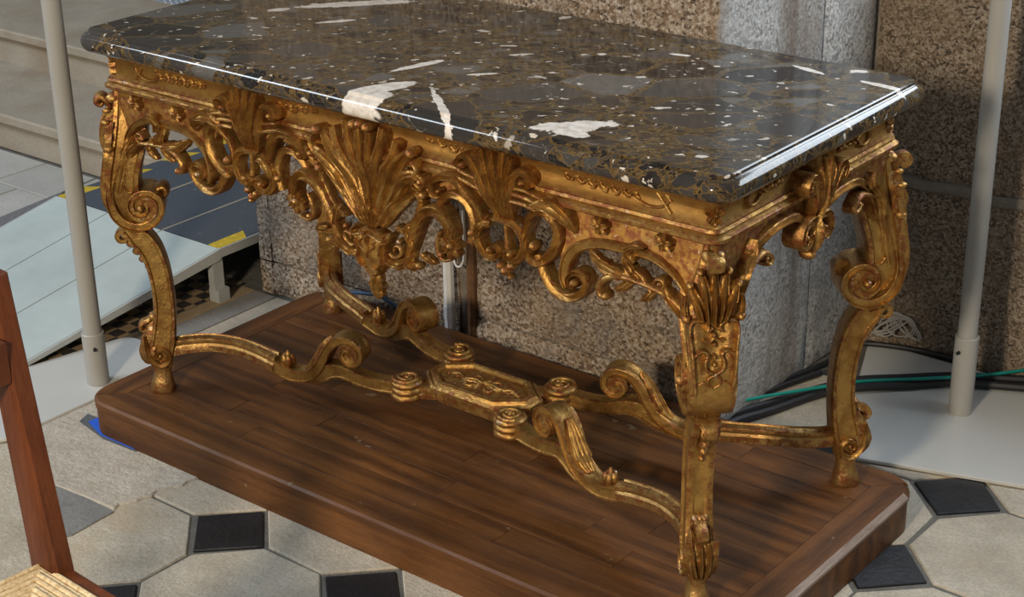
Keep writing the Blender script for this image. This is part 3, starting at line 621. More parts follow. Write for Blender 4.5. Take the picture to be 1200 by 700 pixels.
    swp('acanthus_leaf', lf([(446, 303), (456, 309), (467, 311), (478, 306), (484, 296)], .012, .014, 3, .004), lf([(470, 308), (480, 313), (491, 314)], .010, .014, 2, .004), bl((489, 313), .008, .014))
    swp('small_scroll', st([(455, 298), (461, 303), (468, 299), (467, 291), (461, 290), (460, 295)], [.004, .005, .004, .003], .014, ROUND), bl((466, 284), .006, .012))
    # rosettes on the hatched ground and small garlands on the frieze
    for u in ((702, 265), (777, 285)):
        mb = MB(); rosette(mb, M, F(u), .018, .010, 6); mb.build('rosette', GOLD, ap, 55)
    MF = (lambda s: (lambda x, z, h: (s*x, -(AY-.002)-h, z)))(sg)
    def garland(mb, a, b, n):
        A, B = np.array(F(a)), np.array(F(b))
        for k in range(n):
            c = A+(B-A)*(k/(n-1)); sgn = 1 if k % 2 else -1; l = .010+.006*math.sin(math.pi*k/(n-1))
            leaf(mb, MF, [(c[0], c[1]), (c[0]+l*.5, c[1]+sgn*l*.35), (c[0]+l, c[1]+sgn*l*.75)], l*.42, .0055, 2, .003, .001, 0, 4, 1)
            ball(mb, MF, (c[0]+.003, c[1]-sgn*.004), .0042, .005, 0, 7, 4)
    mb = MB(); garland(mb, (656, 208), (738, 231), 13); stroke(mb, MF, S([(738, 225), (752, 217), (768, 222), (781, 240)]), .003, .005, ROUND, .003); stroke(mb, MF, S([(735, 233), (752, 244), (768, 246), (778, 238), (776, 226)]), .003, .005, ROUND, .003); stroke(mb, MF, S([(764, 228), (773, 242), (780, 254)]), .003, .005, ROUND, .003); mb.build('garland', GOLD, fr, 55)
    mb = MB(); garland(mb, (492, 163), (548, 184), 9); mb.build('garland', GOLD, fr, 55)

# --- short side aprons
side_px = [(868, 350), (874, 330), (882, 305), (893, 286), (905, 270), (918, 260), (932, 254), (942, 258), (950, 268), (957, 268)]
lowS = interp([(abs(Fs(u)[0]), Fs(u)[1]) for u in side_px])
ysd = list(np.linspace(-.302, .302, 70))
for sd in (1, -1):
    a2 = apron_mesh(lowS, ysd, 1, SIDE(1, sd)).build('apron', GOLDH, T); a2['label'] = 'short side apron with a carved arch and pendant'
    def S2(px): return [Fs(u) for u in px]
    mb = MB(); M = SIDE(1, sd)
    for sg in (1, -1):
        stroke(mb, M, [(sg*.006, .700), (sg*.012, .745), (sg*.022, .785), (sg*.020, .815)], [.004, .009, .012, .008], [.016, .022, .026, .016], RIB, .008)
        stroke(mb, M, [(sg*.008, .695), (sg*.022, .735), (sg*.034, .765), (sg*.052, .785), (sg*.068, .772), (sg*.062, .755), (sg*.050, .760)], [.004, .008, .011, .010, .007, .005], [.016, .022, .026, .022], CHAN, .008)
        ball(mb, M, (sg*.056, .767), .008, .024)
    stroke(mb, M, [(0, .695), (0, .75), (0, .81)], [.004, .008, .010], .026, RIB, .008); mb.build('palmette', GOLD, a2, 55)
    mb = MB()
    for sg in (1, -1):
        M = SIDE(sg, sd); stroke(mb, M, [(-.002, .690), (-.022, .694), (-.044, .684), (-.052, .662), (-.040, .646), (-.026, .652), (-.028, .666)], [.006, .009, .010, .009, .007, .005], .022, CHAN, .020); ball(mb, M, (-.034, .662), .009, .022)
    M = SIDE(1, sd); leaf(mb, M, [(0, .700), (0, .672), (0, .645), (0, .612)], .020, .026, 3, .012); ball(mb, M, (0, .618), .012, .018); ball(mb, M, (-.012, .640), .011, .018); ball(mb, M, (.012, .640), .011, .018); mb.build('shell_pendant', GOLD, a2, 55)
    for sg in (1, -1):
        M = SIDE(sg, sd)
        mb = MB(); stroke(mb, M, S2([(864, 360), (872, 333), (882, 306), (893, 287), (905, 271), (918, 261), (932, 255), (943, 258)]), .008, .012, BAND, .022); mb.build('arch_band', GOLD, a2, 55)
        mb = MB(); leaf(mb, M, S2([(862, 366), (868, 335), (876, 312), (884, 296), (885, 281)]), .013, .016, 4, .010, .006, .006); stroke(mb, M, S2([(878, 318), (887, 306), (897, 297), (905, 302), (902, 310), (896, 306)]), [.005, .007, .008, .006, .004], .018, ROUND, .010); ball(mb, M, Fs((899, 304)), .010, .018); mb.build('acanthus_leaf', GOLD, a2, 55)
        MF2 = (lambda s, d: (lambda y, z, h: (d*((AX-.002)+h), s*y, z)))(sg, sd)
        mb = MB()
        for k in range(6): ball(mb, MF2, (-.105-.011*k, .788+.003*math.sin(k*2.2)), .0065-.0006*k, .006, 0, 8, 4)
        stroke(mb, MF2, [(-.165, .790), (-.185, .802), (-.212, .796), (-.216, .780), (-.195, .772), (-.172, .782)], .0035, .006, ROUND, .003); mb.build('garland', GOLD, fr, 55)
mb = apron_mesh(lambda x: .66, xs[::12], 1, BACKP(1)); a3 = mb.build('apron', GOLDH, T); a3['label'] = 'plain back apron rail'
# corner flowers on the frieze
for sx, sy in ((1, -1), (-1, -1), (1, 1), (-1, 1)):
    q = .70710678
    MC = (lambda sx, sy: (lambda s, z, h: (sx*(AX-.010+h*q+s*q*.9), sy*(AY-.010+h*q-s*q*.9), z)))(sx, sy)
    mb = MB(); rosette(mb, MC, (0, .786), .019, .014, 5, .3); ball(mb, MC, (0, .770), .006, .014); mb.build('corner_flower', GOLD, fr, 55)

# --- legs: built in the diagonal plane (r outwards, z up), s across
q = math.sqrt(.5)
ZS = [.745, .70, .665, .63, .60, .577, .55, .528, .50, .48, .46, .445, .432]
RO = [.040, .046, .050, .057, .064, .069, .075, .079, .080, .077, .069, .058, .042]
RI = [-.03, -.03, -.028, -.024, -.018, -.010, -.002, .002, .003, .000, -.006, -.010, -.012]
HWL = [.010, .022, .034, .043, .046, .046, .044, .042, .039, .036, .032, .028, .024]
rout = lambda z: float(np.interp(-z, [-a for a in ZS], RO)); hwf = lambda z: float(np.interp(-z, [-a for a in ZS], HWL))
LC = (.740, .283)
for sx, sy in ((1, -1), (-1, -1), (1, 1), (-1, 1)):
    e = np.array((sx*q, sy*q)); s_ = np.array((-sy*q, sx*q)) * (1 if sx*sy < 0 else 1)
    def W3(r, s, z, e=e, s_=s_, sx=sx, sy=sy): return (sx*LC[0]+e[0]*r+s_[0]*s, sy*LC[1]+e[1]*r+s_[1]*s, z)
    v = []; f = []
    for z, ro, ri, hw in zip(ZS, RO, RI, HWL):
        c, t = (ro+ri)/2, (ro-ri)/2
        for a, b in PANEL: v.append(W3(c+a*t, b*hw, z))
    m = len(PANEL); grid_faces(f, len(ZS), m); f += [tuple(range(m)), tuple((len(ZS)-1)*m+j for j in range(m-1, -1, -1))]
    leg = MB().add(v, f).build('leg', GOLD, T, 35)
    S3 = np.array((s_[0], s_[1], 0.0))
    def rz(pts, n=7): return [np.array(W3(p[0], 0, p[1])) for p in catmull(pts, n)]
    # main volute at the knee
    mb = MB(); sweep(mb, rz([(.064, .535), (.072, .50), (.067, .462), (.048, .434), (.018, .422), (-.014, .430), (-.034, .452), (-.036, .480), (-.020, .499), (.004, .502), (.023, .489), (.027, .468), (.014, .454), (-.003, .458), (-.006, .471)]), S3, PANEL, [.008, .010, .0115, .0115, .011, .010, .009, .008, .007, .006], [.043, .042, .041, .041, .042, .043, .044, .045])
    for k in (-1, 1):
        MS = lambda r, z, h, k=k: W3(r, k*(.042+h), z)
        ball(mb, MS, (.006, .468), .010, .010)
    v = []; f = []
    for k_, (sw, rr) in enumerate(((-.037, 0), (-.037, .034), (.037, .034), (.037, 0))):
        for k in range(16): t = 2*math.pi*k/16; v.append(W3(.002+rr*math.cos(t), sw, .466+rr*math.sin(t)))
    grid_faces(f, 4, 16); mb.add(v, f)
    mb.build('volute', GOLD, leg, 50)
    mb = MB()
    for k in (-1, 1):
        MS = lambda r, z, h, k=k: W3(r, k*(hwf(z)*.84+h), z)
        leaf(mb, MS, [(.052, .505), (.046, .53), (.038, .56), (.030, .595)], .013, .006, 4, .004, .002)
        leaf(mb, MS, [(.034, .575), (.026, .60), (.014, .622), (.004, .64)], .012, .006, 4, .004, .003)
        stroke(mb, MS, [(.040, .520), (.032, .508), (.022, .506)], [.004, .003], .006, ROUND, .003)
    mb.build('side_leaf', GOLD, leg, 55)
    mb = MB(); sweep(mb, rz([(-.028, .500), (-.044, .505), (-.050, .492), (-.040, .482), (-.034, .490)]), S3, ROUND+[], [.008, .009, .007, .005], [.018, .020, .018]); mb.build('curl', GOLD, leg, 50)
    # lower shaft with scrolled top and ankle
    mb = MB(); sweep(mb, rz([(.040, .416), (.022, .394), (.002, .366), (-.010, .333), (-.017, .295), (-.020, .255), (-.020, .215), (-.017, .180), (-.011, .145), (-.004, .112), (-.001, .085), (0, .066)]), -S3, PANEL, [.018, .026, .026, .025, .0245, .024, .0245, .025, .027, .030, .029, .024], [.024, .026, .026, .026, .025, .025, .025, .025, .026, .028, .027, .020]); mb.build('shaft', GOLD, leg, 35)
    mb = MB(); sweep(mb, rz([(.020, .404), (.040, .408), (.058, .404), (.068, .394), (.064, .382), (.052, .381), (.050, .390), (.057, .393)]), S3, PANEL, [.006, .007, .007, .006, .005, .004], [.026, .020, .013, .011, .010])
    for k in range(4): 
        MS = lambda s, z, h, k=k: W3(.040-.012*k+h, s, z)
        ball(mb, MS, (0, .372-.020*k), .011-.001*k, .012)
    mb.build('shaft_scroll', GOLD, leg, 50)
    mb = MB()
    for k in (-1, 1):
        MS = lambda r, z, h, k=k: W3(r, k*(.024+h), z)
        stroke(mb, MS, [(.030, .150), (.028, .120), (.022, .092), (.004, .074), (-.016, .082), (-.020, .102), (-.006, .114), (.008, .106), (.008, .094), (-.002, .092)], [.003, .006, .007, .007, .006, .005, .004], .008, CHAN, .008); ball(mb, MS, (0, .098), .006, .008)
    sweep(mb, rz([(.010, .190), (.022, .178), (.034, .174), (.040, .164), (.034, .155), (.026, .160)]), S3, ROUND, [.005, .007, .006, .004], .012)
    mb.build('ankle_scroll', GOLD, leg, 50)
    # foot
    v = []; f = []
    for z, ro, ri, hw in ((.074, .022, -.022, .019), (.060, .021, -.021, .018), (.046, .020, -.020, .017), (.034, .024, -.021, .020), (.020, .030, -.024, .024), (.008, .033, -.026, .026), (0, .031, -.025, .025)):
        for k in range(12): t = 2*math.pi*k/12; ct, sn = math.cos(t), math.sin(t); v.append(W3((ro+ri)/2+(ro-ri)/2*math.copysign(abs(ct)**.7, ct), hw*math.copysign(abs(sn)**.7, sn), z))
    grid_faces(f, 7, 12); f += [tuple(range(12)), tuple(72+j for j in range(11, -1, -1))]; MB().add(v, f).build('foot', GOLDP, leg, 50)
    # carving on the outer face
    MO = lambda s, z, h: W3(rout(z)+h-.001, s, z)
    mb = MB()
    for sg in (1, -1):
        for tx, tz, w in ((.019, .694, .0115), (.036, .672, .0115)):
            leaf(mb, MO, [(sg*tx*.5, .604), (sg*tx*.72, .632), (sg*tx*.95, tz-.018), (sg*(tx+.006), tz)], w, .016, 2, .006, .012, .002, None, 1.5); ball(mb, MO, (sg*(tx+.006), tz-.001), .0065, .010, .012)
        stroke(mb, MO, [(sg*.046, .606), (sg*.050, .628), (sg*.049, .648)], [.004, .006, .004], .012, RIB, .004)
        ball(mb, MO, (sg*.047, .612), .009, .012)
        ball(mb, MO, (sg*.0085, .715), .012, .018)
    leaf(mb, MO, [(0, .604), (0, .65), (0, .705)], .011, .020, 2, .006, .006, .002, None, 1.5); mb.build('acanthus_crest', GOLD, leg, 55)
    mb = MB()
    for sg in (1, -1):
        stroke(mb, MO, [(sg*.003, .596), (sg*.012, .590), (sg*.010, .600), (sg*.022, .608), (sg*.038, .606), (sg*.042, .590), (sg*.039, .56), (sg*.036, .52), (sg*.032, .48), (sg*.028, .45), (sg*.018, .438), (0, .436)], [.003, .004, .004], .011, ROUND, .004)
        stroke(mb, MO, [(sg*.036, .548), (sg*.022, .556), (sg*.012, .550), (sg*.016, .538), (sg*.014, .524), (0, .514)], [.003, .0035, .003], .010, ROUND, .004)
        stroke(mb, MO, [(0, .512), (sg*.010, .506), (sg*.010, .494), (0, .487)], .0035, .007, ROUND, .004); stroke(mb, MO, [(sg*.009, .497), (sg*.020, .499), (sg*.030, .492)], [.003, .003, .002], .006, ROUND, .004)
        stroke(mb, MO, [(0, .578), (sg*.008, .572), (sg*.018, .574)], [.004, .003, .002], .008, ROUND, .003); stroke(mb, MO, [(0, .468), (sg*.008, .462), (sg*.016, .456)], [.004, .003, .002], .007, ROUND, .003)
    for zz in (.582, .566, .545, .532, .470, .452): ball(mb, MO, (0, zz), .005, .008)
    mb.build('cartouche', GOLD, leg, 55)
    MO2 = lambda s, z, h: W3(.012+h+.020*max(0, (z-.33)/.08), s, z)
    mb = MB()
    for sg in (1, -1): leaf(mb, MO2, [(sg*.002, .418), (sg*.014, .41), (sg*.026, .418)], .008, .012, 2, .006)
    for k in range(3): ball(mb, MO2, (0, .400-.016*k), .010-.002*k, .012)
    mb.build('husk_drop', GOLD, leg, 55)
    MO3 = lambda s, z, h: W3(float(np.interp(z, [.06, .085, .11, .145, .18, .22], [.020, .027, .026, .015, .008, .004]))+h, s, z)
    mb = MB()
    for k in (-1, 0, 1): leaf(mb, MO3, [(k*.006, .072), (k*.014, .105), (k*.0165, .140), (k*.017, .182-abs(k)*.008)], .0115, .015, 2, .006, .008, .002, None, 1.5)
    for k in (-1, 0, 1): ball(mb, MO3, (k*.008, .190), .008, .012)
    for k in (-1, 1): leaf(mb, MO3, [(k*.012, .072), (k*.022, .095), (k*.026, .122)], .008, .008, 2, .006, .004, -.008)
    mb.build('acanthus_foot', GOLDP, leg, 55)
    # scroll ear standing off the apron corner
    mb = MB(); sweep(mb, rz([(.050, .690), (.056, .705), (.066, .718), (.077, .716), (.080, .706), (.072, .700), (.066, .706)]), S3, ROUND, [.006, .008, .009, .007, .005], [.012, .014, .014, .012]); mb.build('ear_scroll', GOLD, leg, 50)

# --- stretcher: four scrolled arms and the octagonal centre
PLAN = [(.722, .272), (.690, .232), (.645, .198), (.58, .172), (.50, .158), (.45, .152), (.37, .140), (.30, .120), (.22, .102), (.14, .086)]
pc = sorted([(x, y) for x, y in [tuple(p) for p in catmull(PLAN, 6)]]); PXs = [p[0] for p in pc]; PYs = [p[1] for p in pc]
def plan(x): return float(np.interp(x, PXs, PYs))
for sx, sy in ((1, -1), (-1, -1), (1, 1), (-1, 1)):
    def path(pts, n=7):
        P = catmull(pts, n); out = []; Bs = []
        for x, z in P:
            out.append(np.array((sx*x, sy*plan(x), z))); d = (plan(x+.01)-plan(x-.01))/.02; b = np.array((-sy*d*1.0, sx*1.0, 0.0)); b = np.array((-d*sy, sx, 0.0)) if False else np.array((-(sy*d), (sx), 0.0)); b /= np.linalg.norm(b); Bs.append(b*(sx*1.0 if True else 1))
        return out, Bs
    ref = np.array((sx, sy*.35, 0)); ref /= np.linalg.norm(ref); Bv = np.cross((0, 0, 1.0), -ref)     # across the arm
    P, _ = path([(.720, .112), (.66, .117), (.60, .116), (.54, .108), (.485, .098)]); mb = MB()
    sweep(mb, P, list([Bv]*len(P)), [(-a, b) for a, b in OGEE], [.020, .019, .018, .018, .019], [.019, .018, .018, .021])
    arm = mb.build('stretcher_arm', GOLDP, T, 35)
    P, _ = path([(.505, .098), (.470, .086), (.435, .080), (.400, .086), (.370, .106), (.350, .135), (.333, .168), (.310, .192), (.282, .198), (.258, .184), (.254, .160), (.268, .143), (.288, .144), (.299, .158), (.293, .172), (.281, .171)]); mb = MB()
    sweep(mb, P, [Bv]*len(P), [(-a, b) for a, b in PANEL], [.015, .017, .016, .014, .014, .013, .012, .011, .010, .009, .008, .007, .006, .005], [.021, .021, .023, .025, .026, .026, .026, .026]); 
    v = []; f = []
    for sw, rr in ((-.021, 0), (-.021, .026), (.021, .026), (.021, 0)):
        for k in range(16): t = 2*math.pi*k/16; x = .281+rr*math.cos(t); v.append((sx*x+Bv[0]*sw, sy*plan(x)+Bv[1]*sw, .166+rr*math.sin(t)))
    grid_faces(f, 4, 16); mb.add(v, f)
    mb.build('volute', GOLD, arm, 45)
    P, _ = path([(.400, .079), (.365, .092), (.330, .112), (.300, .114), (.265, .104), (.225, .100), (.185, .102), (.150, .104)]); mb = MB()
    sweep(mb, P, [Bv]*len(P), [(-a, b) for a, b in PANEL], [.010, .016, .020, .018, .016, .016, .016, .016], [.019, .019, .018, .018, .018]); mb.build('arm_link', GOLD, arm, 45)
    # leaf laid on the rising scroll, and the bud
    bx, bz = .452, .104
    MB_ = lambda a, b, h: (sx*(bx+a), sy*plan(bx)+sy*b*1.0, bz+h)
    mb = MB(); 
    for k in range(5): ball(mb, MB_, (.009*math.cos(k*1.256), .009*math.sin(k*1.256)), .009, .016, .004)
    ball(mb, MB_, (0, 0), .008, .026, .004); mb.build('bud', GOLD, arm, 50)
    # leaf on outer face of volute
    tp = catmull([(.402, .094), (.381, .111), (.362, .138), (.346, .170), (.324, .196)], 6)
    def MV(s, t, h):
        i = min(max(t, 0), .999)*(len(tp)-1); k = int(i); a = tp[k]+(tp[k+1]-tp[k])*(i-k); d = tp[k+1]-tp[k]; d /= np.linalg.norm(d); nx, nz = d[1], -d[0]
        x, z = a[0]+nx*(h+.004), a[1]+nz*(h+.004); 
        return (sx*x+Bv[0]*s, sy*plan(x)+Bv[1]*s, z)
    mb = MB()
    for k in (-1, 0, 1): leaf(mb, MV, [(k*.005, .05), (k*.010, .4), (k*.008, .72), (k*.004, .97)], .010, .006, 3, .004)
    mb.build('acanthus_leaf', GOLD, arm, 55)
    # horizontal coil beside the centre panel: three stacked turns with a spiral on top
    cx, cy = sx*.146, sy*.088; mb = MB(); v = []; f = []; prof = []
    for k in range(3):
        zb = .080+.0155*k
        for t in (0, .25, .5, .75): prof.append((.0325+.005*math.sin(math.pi*t), zb+.0155*t))
    prof += [(.031, .1270), (.0, .1270)]
    for r, z in [(0, .080)]+prof:
        for k in range(20): a = 2*math.pi*k/20; v.append((cx+r*math.cos(a), cy+r*math.sin(a), z))
    grid_faces(f, len(prof)+1, 20); mb.add(v, f)
    MH = lambda a, b, h: (cx+sx*a, cy+sy*b, .1275+h)
    stroke(mb, MH, spiral_pts((0, 0), .030, .005, 0.6, 1.9), [.005, .005, .004], .006, ROUND, .004); ball(mb, MH, (0, 0), .006, .007); mb.build('coil', GOLD, arm, 50)
# octagonal panel
def octo(a, b, ca, cb): return [(-a, -cb), (-ca, -b), (ca, -b), (a, -cb), (a, cb), (ca, b), (-ca, b), (-a, cb)]
mb = MB(); prism(mb, octo(.132, .064, .078, .018), .080, .118)
for sx in (1, -1):
    for sy in (1, -1): stroke(mb, lambda x, y, h: (x, y, .086+h), [(sx*.07, sy*.03), (sx*.11, sy*.058), (sx*.146, sy*.088)], [.034, .026, .018], .030, [(-1, 0), (-1, .9), (-.8, 1), (.8, 1), (1, .9), (1, 0)], .0)
pn = mb.build('stretcher_panel', GOLD, T, 30)
def oct_ring(outer, inner, zs):
    mb = MB(); v = []; f = []; prof = []
    for k, z in zs: prof.append((k, z))
    for k, z in prof:
        for o, i in zip(outer, inner): v.append((o[0]+(i[0]-o[0])*k, o[1]+(i[1]-o[1])*k, z))
    grid_faces(f, len(prof), 8)
    for j in range(8): a = (j+1) % 8; f.append(((len(prof)-1)*8+j, (len(prof)-1)*8+a, a, j))
    return mb.add(v, f)
oct_ring(octo(.148, .076, .088, .022), octo(.118, .050, .070, .014), [(0, .108), (0, .116), (.18, .121), (.35, .119), (.5, .126), (.75, .129), (.9, .126), (1, .118), (1, .106)]).build('panel_rim', GOLD, pn, 35)
mb = MB(); prism(mb, octo(.120, .052, .071, .014), .105, .1185); mb.build('panel_field', GOLDH, pn, 0)
MT = lambda x, y, h: (x, y, .1185+h); mb = MB()
for sg in (1, -1):
    leaf(mb, MT, [(0, 0), (sg*.022, .004), (sg*.045, -.002), (sg*.062, .006)], .012, .006, 4, .002); leaf(mb, MT, [(sg*.055, 0), (sg*.075, .008), (sg*.095, .002)], .008, .005, 3, .002)
    stroke(mb, MT, [(sg*.01, .005), (sg*.02, .022), (sg*.035, .024), (sg*.036, .014)], .003, .005, ROUND, .002); stroke(mb, MT, [(sg*.01, -.005), (sg*.02, -.022), (sg*.035, -.024), (sg*.036, -.014)], .003, .005, ROUND, .002)
    leaf(mb, MT, [(0, 0), (sg*.006, sg*.012), (sg*.004, sg*.026)], .008, .006, 3, .002); ball(mb, MT, (sg*.072, 0), .006, .005); ball(mb, MT, (sg*.098, 0), .004, .004)
rosette(mb, MT, (0, 0), .012, .007, 6); mb.build('foliage_relief', GOLD, pn, 55)

# ------------------------------------------------------------------ marble slab (rests on the table)
mb = MB(); PR = [(-.10, .822), (-.030, .822), (-.012, .8225), (-.004, .826), (.0015, .832), (.004, .840), (.004, .848), (.001, .855), (-.005, .860), (-.011, .8625), (-.0135, .8632), (-.0140, .8675), (-.0165, .8695), (-.030, .8700)]
v = []; f = []; n = 0; ax, ay, rc = .822, .362, .045
cs = [(ax-rc, ay-rc, 0), (-ax+rc, ay-rc, 90), (-ax+rc, -ay+rc, 180), (ax-rc, -ay+rc, 270)]
for cx, cy, a0 in cs:
    for k in range(9):
        t = math.radians(a0+11.25*k); n += 1
        for o, z in PR:
            r = rc+o; 
            if r > 0: v.append((cx+math.cos(t)*r, cy+math.sin(t)*r, z))
            else: v.append((cx+r*math.copysign(1, math.cos(math.radians(a0+45))), cy+r*math.copysign(1, math.sin(math.radians(a0+45))), z))
m = len(PR); 
for i in range(n):
    for j in range(m-1): k = (i+1) % n; f.append((i*m+j, k*m+j, k*m+j+1, i*m+j+1))
f.append(tuple(i*m+m-1 for i in range(n))); f.append(tuple(i*m for i in range(n-1, -1, -1)))
slab = mb.add(v, f).build('marble_top', MARBLE, None, 35); slab.location = (0, 0, H0); tag(slab, 'polished dark breccia marble slab with white patches on the gilded table', 'table top')

# ------------------------------------------------------------------ stanchions with plates
def stanchion(x, y, plate_poly, h, sleeve, label, rot):
    root = empty('stanchion', (x, y, 0)); tag(root, label, 'stanchion', 'pale metal stanchions')
    mb = MB(); prism(mb, [(a-x, b-y) for a, b in plate_poly], .0015, .0095, .0015); mb.build('base_plate', PLATE, root, 30)
    def cyl(r0, r1, z0, z1, cap=.002):
        mb = MB(); v = []; f = []; rr = [(0, z0), (r0, z0), (r1, z1-cap), (r1-cap, z1), (0, z1)]
        for r, z in rr:
            for k in range(28): a = 2*math.pi*k/28; v.append((r*math.cos(a), r*math.sin(a), z))
        grid_faces(f, len(rr), 28); return mb.add(v, f)
    cyl(.0275, .0275, .009, sleeve).build('sleeve', PAINT, root); cyl(.0225, .0225, sleeve-.02, h).build('pole', PAINT, root)
    mb = MB(); d = np.array((math.cos(rot), math.sin(rot), 0)); tube(mb, [d*.0255+np.array((0, 0, sleeve-.035)), d*.0305+np.array((0, 0, sleeve-.035)), d*.0355+np.array((0, 0, sleeve-.035))], [.0045, .0045, .004], 1); o = mb.build('screw', BLACKR, root)
    mb = MB(); 
    for a, b in (plate_poly[0],): tube(mb, [(a-x, b-y, .009), (a-x, b-y, .0102), (a-x, b-y, .0104)], .004, 1)
    return root
def rot_rect(cx, cy, a, b, ang, r=.04):
    return [(cx+px_*math.cos(ang)-py_*math.sin(ang), cy+px_*math.sin(ang)+py_*math.cos(ang)) for px_, py_ in rrect(a, b, r)]
def rpoly(P, r):
    out = []
    for i in range(len(P)):
        p0, p1, p2 = np.array(P[i-1]), np.array(P[i]), np.array(P[(i+1) % len(P)]); a = p1+(p0-p1)/np.linalg.norm(p0-p1)*r; b = p1+(p2-p1)/np.linalg.norm(p2-p1)*r
        for t in np.linspace(0, 1, 7): out.append(tuple((1-t)**2*a+2*t*(1-t)*p1+t*t*b))
    return out
stanchion(.733, .871, rpoly([(.375, 1.10), (.605, .515), (1.22, .70), (1.05, 1.10)], .05), 2.3, .207, 'pale grey metal stanchion on a wide floor plate against the granite wall', math.radians(-100))
stanchion(-1.033, -.254, rpoly([(-.968, -.60), (-.968, -.045), (-1.19, -.022), (-1.262, -.36), (-1.262, -.60)], .05), 2.3, .147, 'pale grey metal stanchion on a white plate beside the ramp', math.radians(-35))

# ------------------------------------------------------------------ access ramp and platform
rp_ = empty('access_ramp', (-1.5, 0, 0)); tag(rp_, 'pale chequer plate access ramp leading up to a dark gritted platform', 'ramp')
xr0, xr1, xl0, xl1, yb, yt, zb, zt = -1.255, -1.185, -1.925, -1.885, -.307, .300, .022, .150
def local(v): return [(a+1.5, b, c) for a, b, c in v]
for k in range(3):
    a0, a1 = k/3, (k+1)/3; gx = .0022
    lo = lambda t: xr0+(xl0-xr0)*t; hi = lambda t: xr1+(xl1-xr1)*t
    c4 = [(lo(a0)-gx, yb, zb), (hi(a0)-gx, yt, zt), (hi(a1)+gx, yt, zt), (lo(a1)+gx, yb, zb)]
    v = c4+[(a, b, c-.010) for a, b, c in c4]; MB().add(local(v), [(0, 1, 2, 3), (7, 6, 5, 4), (0, 4, 5, 1), (1, 5, 6, 2), (2, 6, 7, 3), (3, 7, 4, 0)]).build('chequer_panel', RAMPM, rp_, 0)
for xa, xb in ((xr0, xr1), (xl0, xl1)):
    d = .006; v = [(xa-d, yb, zb-.001), (xa+d, yb, zb-.001), (xb+d, yt, zt-.001), (xb-d, yt, zt-.001), (xa-d, yb, .010), (xa+d, yb, .010), (xb+d, yt, zt-.032), (xb-d, yt, zt-.032)]
    MB().add(local(v), [(0, 1, 2, 3), (7, 6, 5, 4), (0, 4, 5, 1), (1, 5, 6, 2), (2, 6, 7, 3), (3, 7, 4, 0)]).build('side_rail', STEEL, rp_, 0)
ye = 1.09; gx = .0022; hw3 = (xr1-xl1)/3; bw = .045
for k in range(3):
    xa, xb = xr1-hw3*k, xr1-hw3*(k+1); xa2 = xa-(bw if k == 0 else gx); xb2 = xb+(bw if k == 2 else gx)
    mb = MB(); box(mb, xb2+1.5, xa2+1.5, yt+.006, ye, zt-.010, zt); mb.build('grip_panel', GRIP, rp_, 0)
for k in (1, 2):
    xa = xr1-hw3*k; mb = MB(); box(mb, xa-.0035+1.5, xa+.0035+1.5, yt+.006, ye, zt-.009, zt+.0006); mb.build('seam_strip', STEPM, rp_, 0)
for edge in (0, 1):
    n = 8; L0 = (ye-yt-.006)/n
    for i in range(n):
        x0 = (xr1-bw) if edge == 0 else xl1; x1 = x0+bw; y0, y1 = yt+.006+L0*i, yt+.006+L0*(i+1); s = .03
        poly = [(x0+1.5, y0+(s if i else 0)*(edge == 0)), (x1+1.5, y0+(s if i else 0)*(edge == 1)), (x1+1.5, y1+(s if i < n-1 else 0)*(edge == 1)), (x0+1.5, y1+(s if i < n-1 else 0)*(edge == 0))]
        mb = MB(); prism(mb, poly, zt-.010, zt+.0003); mb.build('hazard_stripe', YELLOW if i % 2 == 0 else GRIP, rp_, 0)
mb = MB(); box(mb, xr1-.006+1.5, xr1+.006+1.5, yt, ye, zt-.026, zt-.0005); mb.build('side_rail', STEEL, rp_, 0)
for (x, y) in ((xr1-.012, yt-.005), (xl1+.03, yt-.005), (-1.5, yt-.005), (-1.36, .12)):
    mb = MB(); top = zt-.012 if y > .2 else .095; box(mb, x-.012+1.5, x+.010+1.5, y-.018, y+.018, .0, top); box(mb, x-.012+1.5, x+.026+1.5, y-.02, y+.02, -.002, .035); mb.build('support_post', STEEL, rp_, 0)
mb = MB(); P = polyclean([(-5, 285), (-5, 258), (112, 210), (78, 224)]); prism(mb, P, .0005, .004); o = mb.build('grey_floor_strip', plain('dark_grey_strip', (.17, .17, .18), .9, 0, 80, .3, .4), None, 0); tag(o, 'thin dark grey strip along the far side of the ramp', 'mat')  # thin dark grey strip over the floor between paving and ramp

# ------------------------------------------------------------------ conduit, pipe, cables
o_ = empty('wall_conduit', (-.43, YP-.02, 0)); tag(o_, 'white plastic conduit running down the granite pier under the table', 'conduit')
mb = MB(); tube(mb, [(0, 0, .085), (0, 0, .3), (0, 0, .6)], .0145, 3); mb.build('conduit', WHITEP, o_); mb = MB(); tube(mb, [(0, 0, .115), (0, 0, .13), (0, 0, .15)], .0165, 1); mb.build('coupling', WHITEP, o_)
mb = MB(); tube(mb, [(-.376, YP+.004, .06), (-.374, YP+.004, .3), (-.372, YP+.004, .62)], .014, 3); tag(mb.build('iron_pipe', RUST, None), 'rusty brown pipe set in a gap of the granite pier', 'pipe')
mb = MB(); tube(mb, [(-.405, YP-.03, .42), (-.40, YP-.035, .30), (-.382, YP-.04, .272), (-.366, YP-.035, .30), (-.37, YP-.03, .42)], .0028, 6); tag(mb.build('wire_loop', WHITEP, None), 'thin white wire loop hanging beside the conduit', 'wire')
def cable(name, pts, r, mat, label, group=None):
    mb = MB(); tube(mb, pts, r, 7); o = mb.build(name, mat, None); tag(o, label, 'cable', group); return o
def gp_(px, z): return [tuple(float(c) for c in onz(u, z)) for u in px]
